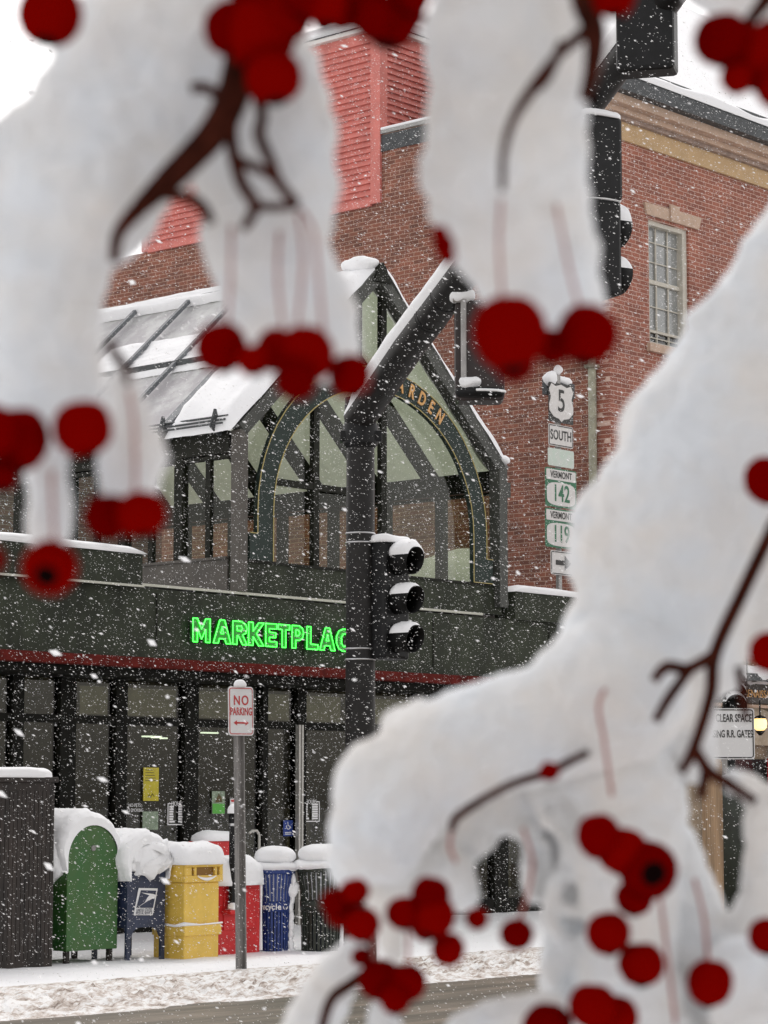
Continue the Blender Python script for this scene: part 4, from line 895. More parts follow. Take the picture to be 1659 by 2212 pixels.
# ---- signal heads
def head(center, facing, lab, n_sec=3, sec=.335, wd=.33, dp=.19, backplate=0, vis=.24, snow=True, scale=1.0):
    ang = math.atan2(facing[1], facing[0]) + math.pi / 2         # local -y looks along 'facing'
    t_ = thing('traffic_signal', lab, 'traffic signal', center, ang, group='traffic signal heads')
    hh = n_sec * sec
    b = MB(); b.box(-wd / 2, wd / 2, 0, dp, -hh, 0); b.build('housing', M_BLACK, t_, bevel=.03)
    if backplate: b = MB(); b.prism(rrect(wd / 2 + backplate, hh / 2 + backplate, .05, 0, -hh / 2), -.008, -.001); b.build('backplate', M_BLACK, t_)
    for i in range(n_sec):
        zc = -sec * (i + .5); r_ = .125
        b = MB(); b.lathe([(.118, 0), (.118, .006), (0, .02)], 24); o = b.build('lens', M_LENS, t_); o.location = (0, -.012, zc); o.rotation_euler = (math.pi / 2, 0, 0)
        vs = []; fs = []
        na = 28
        for k in range(na + 1):
            a = R(360) * k / na; x = r_ * math.cos(a); z = r_ * math.sin(a); L_ = vis * (.86 + .14 * math.sin(a)); 
            for rr, y in ((1, -.005), (1, -L_), (.95, -L_), (.95, -.005)): vs.append((x * rr, y, zc + z * rr))
        for k in range(na):
            for j in range(4): fs.append((k * 4 + j, k * 4 + (j + 1) % 4, k * 4 + 4 + (j + 1) % 4, k * 4 + 4 + j))
        b = MB(); b.add(vs, fs, 0, True); b.build('visor', M_LENS, t_)
        if snow:
            th0 = .075 if i == 0 else .035
            vs = []; fs = []
            for jy in range(13):
                y = .01 - vis * .97 * jy / 12
                for k in range(13):
                    a = R(20 + 135 * k / 12); ed = math.sin(math.pi * k / 12) ** .6 * (math.sin(math.pi * min(1, jy / 12 * 1.02)) ** .25)
                    rr = r_ + .002 + th0 * ed * (1 + .3 * N(jy * .5, k * .5, i)); vs.append((rr * math.cos(a), y, zc + rr * math.sin(a)))
            for jy in range(12):
                for k in range(12): q = jy * 13 + k; fs.append((q, q + 1, q + 14, q + 13))
            b = MB(); b.add(vs, fs, 0, True); b.build('visor_snow', M_SNOW, t_)
    if snow: b = MB(); b.snow((0, dp / 2, .02), (wd / 2 + .01, dp / 2 + .03, .055), e=.45, rough=.015, flat=-.002, n=32, seed=i); b.build('snow_cap', M_SNOW, t_)
    t_.scale = (scale,) * 3
    return t_
ct = at(858, 1172, YM - .05)
h1 = head((ct.x, ct.y, ct.z), (-B.x, -B.y), 'black three light signal strapped to the mast beside the neon sign', sec=.358, wd=.36, dp=.22, vis=.25)
for v in (1163, 1414):
    z = at(812, v, YM).z; b = MB(); b.tube([(0, 0, 0), (.16, 0, 0)], .02, 8); o = b.build('bracket', M_BLACK, t_); o.location = (.12, .0, z)
ct = at(1311, 268, 17.7); hx = head((ct.x, ct.y, ct.z - .62), (.86, .50), 'black signal head hanging from the arm in front of the brick corner', n_sec=2, sec=.35, wd=.36, dp=.30, vis=.15)
b = MB(); b.box(-.2, .2, -.002, .31, .0, .62); b.build('mount_box', M_BLACK, hx, bevel=.03)
b = MB(); b.snow((0, .15, .62), (.21, .17, .05), e=.4, rough=.015, flat=.61, n=32); b.build('snow_cap', M_SNOW, hx)
b = MB(); b.tube([(0, .15, .6), (0, .15, .95)], .04, 10); b.build('hanger', M_BLACK, hx)
ct = at(1400, -155, 16.6); head((ct.x, ct.y, ct.z), (.25, .97), 'black signal head at the top edge above the snowy brick roof', sec=.36, wd=.40, dp=.24, vis=.2, snow=True)

# head seen from behind below the arm
ct = at(1036, 648, 20.4)
t_ = thing('traffic_signal', 'dark signal housing with grey conduit hanging under the mast arm', 'traffic signal', ct, 0, group='traffic signal heads')
b = MB(); hh = at(1036, 648, 20.4).z - at(1036, 865, 20.4).z; wx = 54 / F * 20.4
b.prism(rrect(wx, hh / 2, .05, 0, -hh / 2), 0, .26); b.build('housing', mat('dark_maroon_metal', (.018, .010, .009), .5, var=.3, vscale=8), t_, bevel=.01)
b = MB(); b.tube([(-wx + .07, -.03, .02), (-wx + .07, -.03, -hh + .12)], .024, 12); b.tube([(-wx + .07, -.03, -.0), (-wx - .02, -.03, -.0)], .028, 10); b.build('conduit', M_PIPE, t_)
b = MB(); b.lathe([(wx * 1.0, 0), (wx * 1.04, -.03), (wx * .9, -.07), (0, -.075)], 32); o = b.build('visor', M_BLACK, t_); o.location = (0, .02, -hh + .10); o.scale = (1, .55, 1)
b = MB(); b.snow((-wx + .12, -.05, -hh + .15), (.10, .05, .05), e=.8, rough=.03, seed=2); b.snow((-wx + .05, 0, .05), (.1, .07, .07), e=.8, rough=.04, seed=5); b.build('snow_cap', M_SNOW, t_)
b = MB(); b.tube([(wx * 1.02 * math.cos(R(a)), .02 + wx * .56 * math.sin(R(a)), -hh + .075) for a in range(-100, 1, 10)], .012, 6); b.build('rim_snow', M_SNOW, t_)

# ================================================================ ROUTE SIGN POST
PG = PF + .95
def rp(u, v): s, z = on_p(u, v, PG); return s, z
sc_, zt = rp(1208, 806)
t_ = thing('route_sign_post', 'stacked highway route shields on a post against the brick wall', 'sign', W(sc_, PG, 0))
b = MB(); b.box(-.04, .04, .01, .06, 0, zt); b.build('post', M_GALV, t_)
b = MB(); b.snow((-.0, .02, zt + .05), (.08, .06, .08), e=.9, rough=.02, seed=2); b.snow((.20, .15, zt - .07), (.26, .10, .07), e=.7, rough=.02, seed=3); b.snow((-.15, .05, zt - .10), (.13, .08, .10), e=.9, rough=.03, seed=4); b.build('snow_cap', M_SNOW, t_)
b = MB(); b.box(-.20, .46, .07, .16, zt - .32, zt - .10); b.build('bracket_box', M_SLATE, t_)
def plate(u0, v0, u1, v1, m, name, border=None, y=-.01, r_=.03):
    x0, z1 = on_p(u0, v0, PG + y); x1 = on_p(u1, v0, PG + y)[0]; z0 = on_p(u0, v1, PG + y)[1]; x0 -= sc_; x1 -= sc_
    b = MB(); b.prism(rrect((x1 - x0) / 2, (z1 - z0) / 2, r_, (x0 + x1) / 2, (z0 + z1) / 2), y - .006, y); o = b.build(name, m, t_)
    if border:
        k = MB(); rring(k, (x1 - x0) / 2 - .01, (z1 - z0) / 2 - .01, r_, .014, y - .009, y - .006, (z0 + z1) / 2)
        k.v = [(x + (x0 + x1) / 2, yy, zz) for x, yy, zz in k.v]; k.build('border', border, o)
    return o, (x0 + x1) / 2, (z0 + z1) / 2, (x1 - x0), (z1 - z0)
o, cx_, cz_, wd, hh = plate(1184, 824, 1237, 909, M_SIGNK, 'shield_plate')
# US shield outline
S = [(-.47, .30), (-.38, .46), (-.22, .40), (0, .46), (.22, .40), (.38, .46), (.47, .30), (.40, .12), (.47, -.08), (.46, -.24), (.30, -.38), (.10, -.42), (0, -.49), (-.10, -.42), (-.30, -.38), (-.46, -.24), (-.47, -.08), (-.40, .12)]
b = MB(); b.prism([(cx_ + x * wd * 1.04, cz_ + z * hh + .01) for x, z in S], -.024, -.018); b.build('shield', M_SIGNW, o)
text('numeral', '5', .46, M_SIGNK, o, (cx_, -.026, cz_ + .02), FRONT, .85, .001, offset=.004)
o, cx_, cz_, wd, hh = plate(1184, 914, 1237, 961, M_SIGNW, 'south_plate', M_SIGNK)
text('wording', 'SOUTH', .20, M_SIGNK, o, (cx_, -.018, cz_), FRONT, .74, .001, offset=.004, space=1.05)
o, cx_, cz_, wd, hh = plate(1183, 966, 1239, 1004, M_SIGNP, 'washed_out_plate')
def vermont(v0, num):
    o, cx_, cz_, wd, hh = plate(1177, v0, 1244, v0 + 84, M_SIGNG, 'vermont_plate')
    b = MB(); b.prism(rrect(wd * .47, hh * .135, .02, cx_, cz_ + hh * .33), -.020, -.017)
    e_ = [(wd * .46 * math.copysign(abs(math.cos(R(a))) ** .75, math.cos(R(a))), hh * .30 * math.copysign(abs(math.sin(R(a))) ** .42, math.sin(R(a)))) for a in range(0, 360, 10)]
    b.prism([(cx_ + x, cz_ - hh * .16 + z) for x, z in e_], -.020, -.017); b.build('panel', M_SIGNW, o)
    text('wording', 'VERMONT', .135, M_SIGNK, o, (cx_, -.022, cz_ + hh * .33), FRONT, .80, .001, offset=.003)
    text('numeral', num, .34, M_SIGNG, o, (cx_, -.022, cz_ - hh * .16), FRONT, .80, .001, offset=.006)
vermont(1008, '142'); vermont(1096, '119')
o, cx_, cz_, wd, hh = plate(1189, 1188, 1241, 1240, M_SIGNW, 'arrow_plate', M_SIGNK)
b = MB(); b.box(cx_ - .17, cx_ + .05, -.024, -.018, cz_ - .03, cz_ + .04); b.prism([(cx_ + .04, cz_ - .10), (cx_ + .19, cz_ + .005), (cx_ + .04, cz_ + .11)], -.024, -.018); b.build('arrow', M_SIGNK, o)

# ================================================================ RIGHT-HAND DISTANCE
PC = P0 - .45
c0 = on_p(1640, 1600, PC)[0]
t_ = thing('cafe_front', 'brown storefront with gold lettered fascia at the right edge', 'storefront', W(c0, PC, 0), RZ)
def rx(u): return on_p(u, 1560, PC)[0] - c0
def rz_(v): return on_p(1640, v, PC)[1]
xr = rx(1640) + 7
b = MB(); b.box(rx(1470), xr, .06, .44, 0, rz_(1430)); b.build('wall', mat('tan_stone_wall', (.22, .165, .11), .8, var=.35, vscale=1.8), t_)
b = MB(); b.box(rx(1520), xr, -.10, .058, rz_(1520), rz_(1478)); b.build('signboard', mat('signboard_brown', (.035, .025, .018), .5, var=.3, vscale=6), t_)
b = MB(); b.box(rx(1520), xr, -.55, .055, rz_(1477), rz_(1462)); b.build('awning_frame', M_SLATE, t_)
b = MB(); b.snow(((rx(1520) + xr) / 2, -.2, rz_(1460)), ((xr - rx(1520)) / 2, .4, .14), e=.4, rough=.05, n=80); b.build('awning_snow', M_SNOW, t_)
tx_ = text('wording', 'RENAISSANCE', .17, M_GOLDL, t_, (rx(1636), -.115, rz_(1501)), FRONT, 1, .004); bpy.context.view_layer.update(); tx_.scale.x = (rx(1676) - rx(1597)) / tx_.dimensions.x
b = MB(); b.box(rx(1520), xr, -.12, -.101, rz_(1530), rz_(1524)); b.build('trim', M_STONE, t_)
b = MB(); b.box(rx(1560), xr, .02, .05, .6, rz_(1640)); b.build('window', M_GLD, t_)
b = MB(); b.prism([(rx(1625) + 1.1 * math.cos(R(a)), rz_(1610) + .6 * math.sin(R(a))) for a in range(0, 181, 12)], .01, .055); b.build('arch_panel', mat('pale_arch', (.38, .32, .24), .8, var=.2, vscale=5), t_)
b = MB(); b.box(rx(1642), rx(1642) + 1.6, -.5, -.1, 1.35, rz_(1637)); b.box(rx(1642) + .1, rx(1642) + 1.5, -.4, -.2, 0.05, 1.35); b.build('red_kiosk', M_BOXR, t_, bevel=.03)
q_ = on_p(1642, 1565, PC - .3)
t_ = thing('lantern', 'glowing warm yellow lantern hanging at the right edge by the cafe', 'lamp', W(q_[0], PC - .3, q_[1]), 0)
b = MB(); b.lathe([(.04, .11), (.09, .09), (.11, .03), (.10, -.05), (.06, -.09), (0, -.095)], 20); b.build('globe', M_LAMP, t_)
b = MB(); b.lathe([(0, .15), (.06, .13), (.10, .105), (.10, .09)], 16); b.tube([(0, 0, .14), (0, 0, .38)], .012, 8); b.lathe([(.08, -.1), (.02, -.17), (0, -.17)], 12); b.build('bracket', M_BLACK, t_)
# railroad sign
YS = 24
c = at(1590, 1600, YS); ppx = F / YS
t_ = thing('railroad_sign', 'white black bordered railroad gates warning sign at the right edge', 'sign', (c.x, c.y, 0), 0)
z1 = at(1590, 1530, YS).z; z0 = at(1590, 1640, YS).z; x0 = (1498 - 1590) / ppx; x1 = (1630 - 1590) / ppx
b = MB(); b.prism(rrect((x1 - x0) / 2, (z1 - z0) / 2, .03, (x0 + x1) / 2, (z0 + z1) / 2), -.006, 0); o = b.build('plate', M_WHITE, t_)
k = MB(); rring(k, (x1 - x0) / 2 - .01, (z1 - z0) / 2 - .01, .03, .011, -.009, -.006, (z0 + z1) / 2); k.v = [(x + (x0 + x1) / 2, y, z) for x, y, z in k.v]; k.build('border', M_SIGNK, o)
text('wording', 'WHEN CLEAR SPACE', .105, M_SIGNK, o, (x1 - .025, -.009, at(1590, 1552, YS).z), FRONT, .55, .001, align='RIGHT', offset=.002)
text('wording', 'BEYOND CROSSING R.R. GATES', .10, M_SIGNK, o, (x1 - .018, -.009, at(1590, 1586, YS).z), FRONT, .52, .001, align='RIGHT', offset=.002)
b = MB(); b.tube([((x0 + x1) / 2, .03, 0), ((x0 + x1) / 2, .03, z0 + .2)], .03, 10); b.build('post', M_GALV, t_)
ct = at(1582, 1465, 26); head((ct.x, ct.y, ct.z), (.3, -.95), 'small dark snow dusted signal behind the railroad sign', sec=.12, wd=.14, dp=.12, vis=.1)
ct = at(1582, 1465, 26); b = MB(); b.tube([(0, .15, -2.8), (0, .15, -.1)], .04, 10); o = b.build('signal_pole', M_BLACK, None, loc=(ct.x, ct.y, ct.z)); tag(o, 'thin black pole carrying the small signal near the railroad sign', 'pole')
# wooden pole
c = at(1541, 1900, 20); hz = at(1541, 1640, 20).z
t_ = thing('wooden_post', 'weathered tan wooden post glimpsed between snowy twigs at right', 'post', (c.x, c.y, 0), 0)
b = MB(); b.tube([(0, 0, 0), (0, 0, hz)], .078, 20); b.build('shaft', M_WOOD, t_)
b = MB()
for i in range(14):
    a = R(180 + i * 13); b.box(.079 * math.cos(a) - .004, .079 * math.cos(a) + .004, .079 * math.sin(a) - .004, .079 * math.sin(a) + .004, .05, hz - .02)
b.build('splints', M_WOOD, t_)
c = at(1575, 1950, 21)
t_ = thing('litter_bin', 'dark ribbed bin beside the tan wooden post', 'bin', (c.x, c.y, 0), 0)
hz = at(1575, 1690, 21).z; b = MB(); b.lathe([(.0, .05), (.17, .05), (.18, hz * .9), (.16, hz), (0, hz)], 24); b.build('drum', M_BIND, t_)
b = MB(); b.snow((0, 0, hz), (.17, .17, .07), e=.9, rough=.02, flat=hz - .01); b.build('snow_cap', M_SNOW, t_)

# ================================================================ CRABAPPLE TREE
tree = thing('crabapple_tree', 'out of focus crabapple tree with red berries under heavy wet snow', 'tree', (1.25, 0.85, 0), 0)
TO = Vector((1.25, 0.85, 0))
b = MB(); b.tube([(0, 0, 0), (.03, 0, 1.0), (-.02, .05, 1.6), (-.08, .02, 2.1), (-.2, 0, 2.5)], [.07, .06, .05, .04, .03], 14); b.build('trunk', M_BARK, tree)
def tw(pts, Y): return [at(u, v, (q[3] if len(q) > 3 else Y)) - TO for q in pts for u, v in [(q[0], q[1])]]
def smoothpath(pts, rads, sub=5):
    out = []; ro = []
    for i in range(len(pts) - 1):
        p0 = pts[max(i - 1, 0)]; p1 = pts[i]; p2 = pts[i + 1]; p3 = pts[min(i + 2, len(pts) - 1)]
        for k in range(sub):
            t = k / sub; t2 = t * t; t3 = t2 * t
            out.append(.5 * ((2 * p1) + (p2 - p0) * t + (2 * p0 - 5 * p1 + 4 * p2 - p3) * t2 + (3 * p1 - p0 - 3 * p2 + p3) * t3)); ro.append(rads[i] + (rads[i + 1] - rads[i]) * t)
    out.append(pts[-1]); ro.append(rads[-1]); return out, ro
def branch(paths, Y, extra=None):
    b = MB()
    for path in paths:
        pts, rd = smoothpath(tw(path, Y), [(q[2] * 1.15 + 2.5) * Y / F for q in path]); b.tube(pts, rd, 12)
    if extra:
        for pts, rd in extra: p_, r_ = smoothpath([Vector(x) - TO for x in pts], rd); b.tube(p_, r_, 12)
    return b.build('branch', M_BARK, tree)
# one berry: slightly irregular fruit with a dark calyx at the bottom
def berry_mesh(seed):
    vs = []; fs = []; n_ = 24; m_ = 16
    for i in range(m_ + 1):
        la = -math.pi / 2 + math.pi * i / m_
        for k in range(n_):
            lo = 2 * math.pi * k / n_; rr = 1 - .10 * math.exp(-((la + math.pi / 2) / .35) ** 2) - .12 * math.exp(-((la - math.pi / 2) / .35) ** 2) + .04 * noise.noise(Vector((math.cos(la) * math.cos(lo), math.cos(la) * math.sin(lo), math.sin(la) + seed)) * 1.5)
            vs.append((rr * math.cos(la) * math.cos(lo), rr * math.cos(la) * math.sin(lo), rr * math.sin(la) * 1.0))
    for i in range(m_):
        for k in range(n_): fs.append((i * n_ + k, i * n_ + (k + 1) % n_, (i + 1) * n_ + (k + 1) % n_, (i + 1) * n_ + k))
    b = MB(); b.add(vs, fs, 0, True)
    for k in range(5):
        a = 2 * math.pi * k / 5; b.tube([(0, 0, -.80), (.16 * math.cos(a), .16 * math.sin(a), -1.0)], [.13, .07], 6, mi=1)
    b.lathe([(.0, -.985), (.22, -.975), (.36, -.93), (.44, -.86)], 16, mi=1)
    return b
BM = []
for k_ in range(3):
    o = berry_mesh(k_ * 3.3).build('berry', [(M_BERRY, M_BERRY2, M_BERRY3)[k_], M_CALYX], None); BM.append(o.data); bpy.data.objects.remove(o)
rb = random.Random(11)
def berries(lst, Y, parent):
    for q in lst:
        u, v, r_ = q[:3]; y = q[3] if len(q) > 3 else Y + rb.uniform(-.006, .006)
        o = bpy.data.objects.new('berry', rb.choice(BM)); link(o, parent); o.location = at(u, v, y) - TO
        rr = (r_ * 1.0 + (2.5 if y < .65 else 8)) * y / F; o.scale = (rr * rb.uniform(.96, 1.04), rr, rr * rb.uniform(.93, 1.08)); tilt = q[4] if len(q) > 4 else (rb.uniform(-.25, .25), rb.uniform(-.3, .3)); o.rotation_euler = (tilt[0], tilt[1], .1 if len(q) > 4 else rb.uniform(0, 6))
def stems(lst, Y, parent, r_=3.8):
    for path in lst:
        pts, rd = smoothpath(tw([(u, v, r_, Y + (.022 if k_ == 0 else 0)) for k_, (u, v) in enumerate(path)], Y), [r_ * Y / F] * len(path)); b = MB(); b.tube(pts, rd, 8); b.build('fruit_stalk', M_STEM, parent)
def snow_clump(circ, Y, parent, vox=.0013, disp=.0016, name='snow_clump', back=.0):
    """heaped snow: overlapping lumps fused into one skin"""
    vs = []; fs = []; b = MB(); rs_ = random.Random(int(circ[0][0] * 7 + circ[0][1]))
    ico = bmesh.new(); bmesh.ops.create_icosphere(ico, subdivisions=3, radius=1.0); iv = [v.co.copy() for v in ico.verts]; fi = [tuple(v.index for v in f.verts) for f in ico.faces]; ico.free()
    sat = []
    for q in circ:
        for k in range(5):
            a = rs_.uniform(0, 6.283); f = rs_.uniform(.14, .30); d_ = rs_.uniform(.74, .88); sat.append((q[0] + q[2] * d_ * math.cos(a), q[1] + q[2] * d_ * math.sin(a), q[2] * f + 3))
    circ = list(circ) + sat
    for q in circ:
        u, v, r_ = q[:3]; y = (q[3] if len(q) > 3 else Y); rr = r_ * y / F; cpos = at(u, v, y + back) - TO
        sx, sy, sz = 1, .85 if r_ > 90 else 1, 1
        seed = rs_.random() * 50
        b.add([cpos + Vector((p.x * sx, p.y * sy, p.z * sz)) * rr * (1 + .07 * noise.noise(p * 2.5 + Vector((seed, 0, 0))) + .035 * noise.noise(p * 7 + Vector((seed, 0, 0)))) for p in iv], fi, 0, True)
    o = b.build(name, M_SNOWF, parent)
    m = o.modifiers.new('fuse', 'REMESH'); m.mode = 'VOXEL'; m.voxel_size = vox; m.use_smooth_shade = True
    s_ = o.modifiers.new('soften', 'SMOOTH'); s_.factor = .6; s_.iterations = 14
    tx = bpy.data.textures.get('lumps') or bpy.data.textures.new('lumps', 'CLOUDS'); tx.noise_scale = .012; tx.noise_depth = 3
    d = o.modifiers.new('lumps', 'DISPLACE'); d.texture = tx; d.strength = disp * 2.4; d.mid_level = .5; d.texture_coords = 'LOCAL'
    t2_ = bpy.data.textures.get('grains') or bpy.data.textures.new('grains', 'CLOUDS'); t2_.noise_scale = .0042; t2_.noise_depth = 2
    d2 = o.modifiers.new('grains', 'DISPLACE'); d2.texture = t2_; d2.strength = .0017; d2.mid_level = .5; d2.texture_coords = 'LOCAL'
    return o
def chain(pts, step=.45):
    out = []
    for i in range(len(pts) - 1):
        a, c = pts[i], pts[i + 1]; d = math.hypot(c[0] - a[0], c[1] - a[1]); n_ = max(1, int(d / (step * min(a[2], c[2]) + 4)))
        for k in range(n_): t = k / n_; out.append(tuple(a[j] + (c[j] - a[j]) * t for j in range(3)))
    out.append(pts[-1][:3]); return out
def px3(u, v, Y): q = at(u, v, Y); return (q.x, q.y, q.z)
top = TO + Vector((-.08, .02, 2.1))
# ---- left bough
YL = .56
bl = branch([[(560, -120, 36), (530, 60, 34), (515, 165, 32), (470, 275, 30), (367, 385, 25), (300, 450, 16), (256, 505, 11), (247, 565, 8)],
             [(470, 205, 9), (440, 188, 9), (412, 192, 9)],
             [(350, 420, 10), (400, 425, 10), (435, 445, 10), (457, 482, 7)],
             [(505, 200, 10), (500, 300, 11), (520, 390, 11), (550, 445, 10), (525, 495, 6)],
             [(530, 140, 10), (565, 240, 9), (560, 290, 10), (585, 350, 9), (602, 395, 9), (640, 440, 8)],
             [(500, 340, 9), (575, 372, 8), (600, 392, 8)], [(550, 445, 8), (600, 447, 7), (645, 440, 7)],
             [(232, 735, 5), (255, 775, 9), (270, 790, 7), (275, 830, 4)]], .575,
            extra=[([tuple(top), (.45, .66, 2.28), (.1, .6, 2.25), px3(560, -120, .575)], [.02, .012, .007, .0032])])
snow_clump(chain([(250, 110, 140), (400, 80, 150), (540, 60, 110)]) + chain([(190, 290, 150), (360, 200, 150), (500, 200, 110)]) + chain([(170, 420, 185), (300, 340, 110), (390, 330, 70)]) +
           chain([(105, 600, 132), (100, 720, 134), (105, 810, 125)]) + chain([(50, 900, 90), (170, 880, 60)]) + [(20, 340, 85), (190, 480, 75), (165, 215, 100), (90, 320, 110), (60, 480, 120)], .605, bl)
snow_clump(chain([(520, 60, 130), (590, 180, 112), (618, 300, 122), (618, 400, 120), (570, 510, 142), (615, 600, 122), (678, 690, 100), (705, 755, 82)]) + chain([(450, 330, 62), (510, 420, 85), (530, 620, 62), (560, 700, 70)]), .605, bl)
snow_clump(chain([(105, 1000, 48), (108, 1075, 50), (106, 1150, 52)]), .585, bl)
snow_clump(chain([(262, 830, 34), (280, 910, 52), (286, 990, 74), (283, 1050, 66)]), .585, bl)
berries([(108, 30, 70), (500, 62, 60), (560, 70, 82), (615, 30, 62), (660, -15, 55), (690, 10, 42), (770, 15, 48), (805, 40, 44), (880, 30, 38), (560, -10, 60), (700, 45, 24), (591, 167, 62), (708, 15, 45), (738, 30, 38), (842, 46, 66), (888, -5, 42), (790, -5, 40), (478, 750, 56), (548, 778, 36), (600, 755, 48, .57), (660, 765, 62), (640, 822, 46), (756, 812, 46),
         (40, 948, 66), (178, 925, 64), (-20, 930, 60, .55), (5, 1030, 32), (232, 1115, 50), (305, 1110, 54), (108, 1226, 60, .56, (-1.15, .35)), (-18, 1208, 30)], YL, bl)
stems([[(115, 960), (112, 1050), (118, 1180)], [(262, 785), (285, 880), (292, 980), (292, 1060)], [(500, 470), (498, 600), (492, 700)], [(605, 480), (600, 600), (612, 710)], [(645, 445), (678, 500), (688, 600), (700, 740)], [(640, 445), (655, 560), (640, 720)]], YL + .016, bl)
# ---- middle bough
bm_ = branch([[(1250, -120, 26), (1262, 0, 24), (1285, 70, 20), (1280, 150, 15), (1262, 215, 9)], [(1275, 60, 12), (1210, 115, 8), (1155, 185, 10), (1110, 255, 7), (1088, 330, 5), (1085, 410, 4)], [(1215, 90, 7), (1185, 160, 8), (1160, 190, 8)]], .575,
             extra=[([tuple(top), (.4, .64, 2.22), (.2, .58, 2.18), px3(1250, -120, .575)], [.02, .012, .007, .0028])])
snow_clump(chain([(1100, -20, 175), (1088, 120, 175), (1085, 250, 172), (1072, 375, 172), (1092, 475, 148), (1125, 565, 120), (1140, 650, 100)]) + chain([(1215, 90, 70), (1215, 280, 60), (1205, 450, 75), (1215, 560, 80), (1215, 650, 92)]), .605, bm_)
berries([(1100, 718, 82, .55), (1112, 785, 44), (1268, 722, 66), (1195, 748, 40), (958, 530, 22), (950, 505, 18), (965, 553, 18), (1325, -10, 48)], YL, bm_)
stems([[(1085, 400), (1078, 520), (1085, 640)], [(1200, 430), (1225, 560), (1250, 660)]], YL + .016, bm_)
# ---- upper right bough
bu = branch([[(1700, -60, 20), (1640, 20, 12), (1600, 70, 8)]], .6, extra=[([tuple(top), (.4, .62, 2.1), px3(1700, -60, .6)], [.02, .008, .0025])])
snow_clump(chain([(1520, -30, 50), (1600, -20, 80), (1680, 10, 90)]), .64, bu)
berries([(1560, 85, 64), (1640, 125, 74), (1592, 168, 36), (1690, 180, 60), (1670, 90, 50)], .6, bu)
# ---- right bough
YF = .768
br = branch([[(1760, 940, 18), (1700, 1080, 13), (1659, 1163, 11), (1606, 1275, 11), (1545, 1410, 11), (1535, 1500, 10), (1498, 1618, 9), (1470, 1668, 6)],
             [(1548, 1410, 9), (1489, 1444, 9), (1440, 1440, 9), (1412, 1470, 6)], [(1492, 1444, 8), (1446, 1506, 8), (1416, 1558, 6)],
             [(1500, 1615, 8), (1530, 1665, 10), (1570, 1690, 9), (1632, 1732, 6)], [(1525, 1660, 8), (1514, 1725, 7)], [(1596, 1440, 6), (1604, 1500, 6), (1612, 1555, 5)],
             [(1290, 1618, 4, .83), (1240, 1640, 6, .795), (1185, 1668, 7), (1106, 1694, 6), (1026, 1737, 6), (984, 1768, 6), (976, 1795, 4)]], .78,
            extra=[([tuple(TO + Vector((.0, .02, 1.5))), (.45, .78, 1.62), px3(1760, 940, .78)], [.03, .012, .0028])])
def cy(pts, Y): return [(a, b_, c_, Y) for a, b_, c_ in chain(pts)]
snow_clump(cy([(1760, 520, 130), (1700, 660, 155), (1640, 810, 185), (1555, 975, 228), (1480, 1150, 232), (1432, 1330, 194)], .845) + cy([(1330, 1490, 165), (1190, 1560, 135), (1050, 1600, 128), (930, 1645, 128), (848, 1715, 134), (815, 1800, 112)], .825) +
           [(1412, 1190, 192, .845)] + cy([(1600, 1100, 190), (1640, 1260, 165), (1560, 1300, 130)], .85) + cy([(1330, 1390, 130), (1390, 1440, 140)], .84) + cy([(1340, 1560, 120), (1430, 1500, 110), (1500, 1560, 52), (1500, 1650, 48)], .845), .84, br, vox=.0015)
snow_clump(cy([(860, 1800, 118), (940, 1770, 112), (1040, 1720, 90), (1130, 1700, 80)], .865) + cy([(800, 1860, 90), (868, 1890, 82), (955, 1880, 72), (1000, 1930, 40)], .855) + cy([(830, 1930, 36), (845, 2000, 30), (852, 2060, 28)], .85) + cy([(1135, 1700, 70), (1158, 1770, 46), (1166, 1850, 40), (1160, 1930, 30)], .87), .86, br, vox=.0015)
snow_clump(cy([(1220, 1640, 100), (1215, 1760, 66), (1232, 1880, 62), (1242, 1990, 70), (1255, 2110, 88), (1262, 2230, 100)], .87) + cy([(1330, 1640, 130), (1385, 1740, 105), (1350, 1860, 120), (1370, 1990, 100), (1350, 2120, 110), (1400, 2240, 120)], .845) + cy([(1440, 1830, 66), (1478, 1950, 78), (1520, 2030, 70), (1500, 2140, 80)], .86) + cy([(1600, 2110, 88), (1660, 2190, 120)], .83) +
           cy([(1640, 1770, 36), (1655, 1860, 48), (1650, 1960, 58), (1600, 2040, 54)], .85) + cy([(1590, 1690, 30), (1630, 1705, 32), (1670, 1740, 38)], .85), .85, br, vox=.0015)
berries([(1660, 1036, 46), (1668, 1408, 42), (1293, 1806, 40), (1345, 1838, 46), (1400, 1880, 56, .765, (-1.45, -.1)), (1370, 1940, 34), (1314, 2015, 40), (1385, 2082, 43), (1533, 2122, 42), (1655, 2022, 32), (1280, 2172, 46), (1328, 2196, 42), (1183, 2222, 46), (1116, 2018, 29), (1187, 1666, 15)], YF, br)
berries([(724, 1950, 24), (766, 1926, 25), (738, 1972, 26), (782, 1996, 32), (873, 1972, 32), (930, 1934, 34), (938, 1978, 37), (920, 1999, 25), (968, 2050, 29), (780, 2066, 14), (820, 2116, 38), (877, 2124, 36), (853, 2158, 25), (1030, 1984, 17)], YF, br)
stems([[(1313, 1480), (1293, 1523), (1305, 1600), (1322, 1720)], [(1425, 1930), (1440, 2050), (1459, 2212)], [(976, 1795), (972, 1830), (985, 1862)], [(815, 1990), (808, 2040), (812, 2085)], [(880, 2000), (882, 2050), (880, 2090)], [(1500, 1900), (1520, 1980), (1530, 2085)], [(1130, 1790), (1150, 1860), (1140, 1930), (1120, 1995)]], .79, br, 4)
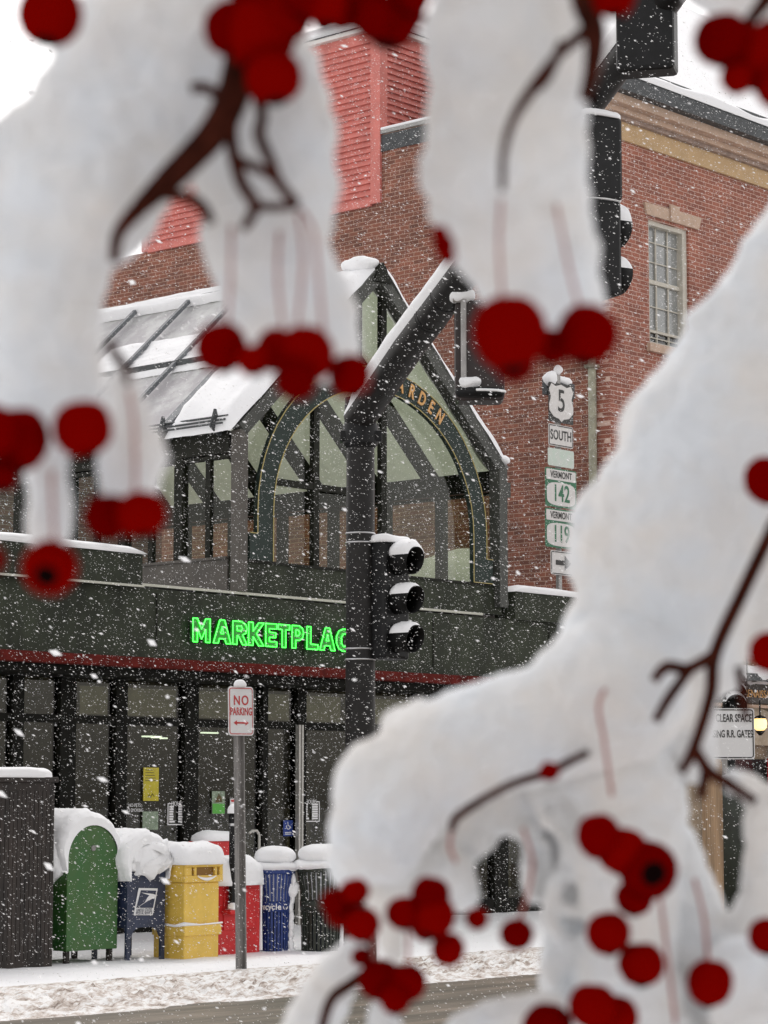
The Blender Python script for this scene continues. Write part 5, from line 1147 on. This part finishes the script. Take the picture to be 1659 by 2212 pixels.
# ---- low twig
bd = branch([[(900, 2090, 5), (800, 2100, 8), (760, 2125, 9), (715, 2160, 8), (690, 2240, 6), (660, 2330, 8)]], .80, extra=[([(.6, .75, 1.0), (.2, .78, 1.2), px3(660, 2330, .8)], [.012, .006, .0012])])
snow_clump(chain([(768, 2055, 30), (735, 2100, 48), (700, 2160, 58), (665, 2230, 60)]), .83, bd)
snow_clump(chain([(815, 2180, 22), (830, 2230, 40)]), .83, bd)
snow_clump(chain([(1000, 2235, 48), (1080, 2215, 58), (1160, 2225, 80)]), .83, bd)

# ================================================================ FALLING SNOW
fl = MB(); rf = random.Random(99); cnt = 0
OCT = [(1, 0, 0), (-1, 0, 0), (0, 1, 0), (0, -1, 0), (0, 0, 1), (0, 0, -1)]; OF = [(0, 2, 4), (2, 1, 4), (1, 3, 4), (3, 0, 4), (2, 0, 5), (1, 2, 5), (3, 1, 5), (0, 3, 5)]
V_ = []; F_ = []
while cnt < 190000:
    big = cnt % 420 == 0
    Y = .9 + 2.0 * rf.random() if big else 1.8 + 30 * rf.random() ** .43; X = rf.uniform(-1, 1) * (.5 + Y * .185); Z = H + rf.uniform(-.35 - Y * .085, .5 + Y * .345)
    if Z < .2: continue
    s, p = SP(Vector((X, Y, 0)))
    if p > PF - .15 and (Z < 4.7 or (SLp - .4 < s < SRp + .3 and Z < ZA + .3 and p < PB)): continue
    if p > P0 - .6 and s > S0 - .2: continue
    if s > S0 - .15 or p < 2: continue
    r_ = (.0022 + .0022 * rf.random()) if big else .0013 + .0022 * rf.random() ** 3
    ax = Vector((.88 + rf.uniform(-.15, .15), rf.uniform(-.3, .3), -.40 + rf.uniform(-.25, .25))).normalized(); sd = ax.cross(Vector((0, 1, 0))).normalized(); up = ax.cross(sd)
    st = 1.0 + 1.7 * rf.random(); k = len(V_)
    for (a, b_, c_) in OCT: q = ax * (a * r_ * st) + sd * (b_ * r_ * .8) + up * (c_ * r_ * .8); V_.append((X + q.x, Y + q.y, Z + q.z))
    F_ += [(i + k, j + k, m + k) for i, j, m in OF]; cnt += 1
me = bpy.data.meshes.new('falling_snow'); me.from_pydata(V_, [], F_); me.materials.append(mat('snowflake', (.9, .9, .9), .8)); o = bpy.data.objects.new('falling_snow', me); COL.objects.link(o)
tag(o, 'fine white snowflakes blowing down across the street', kind='stuff')
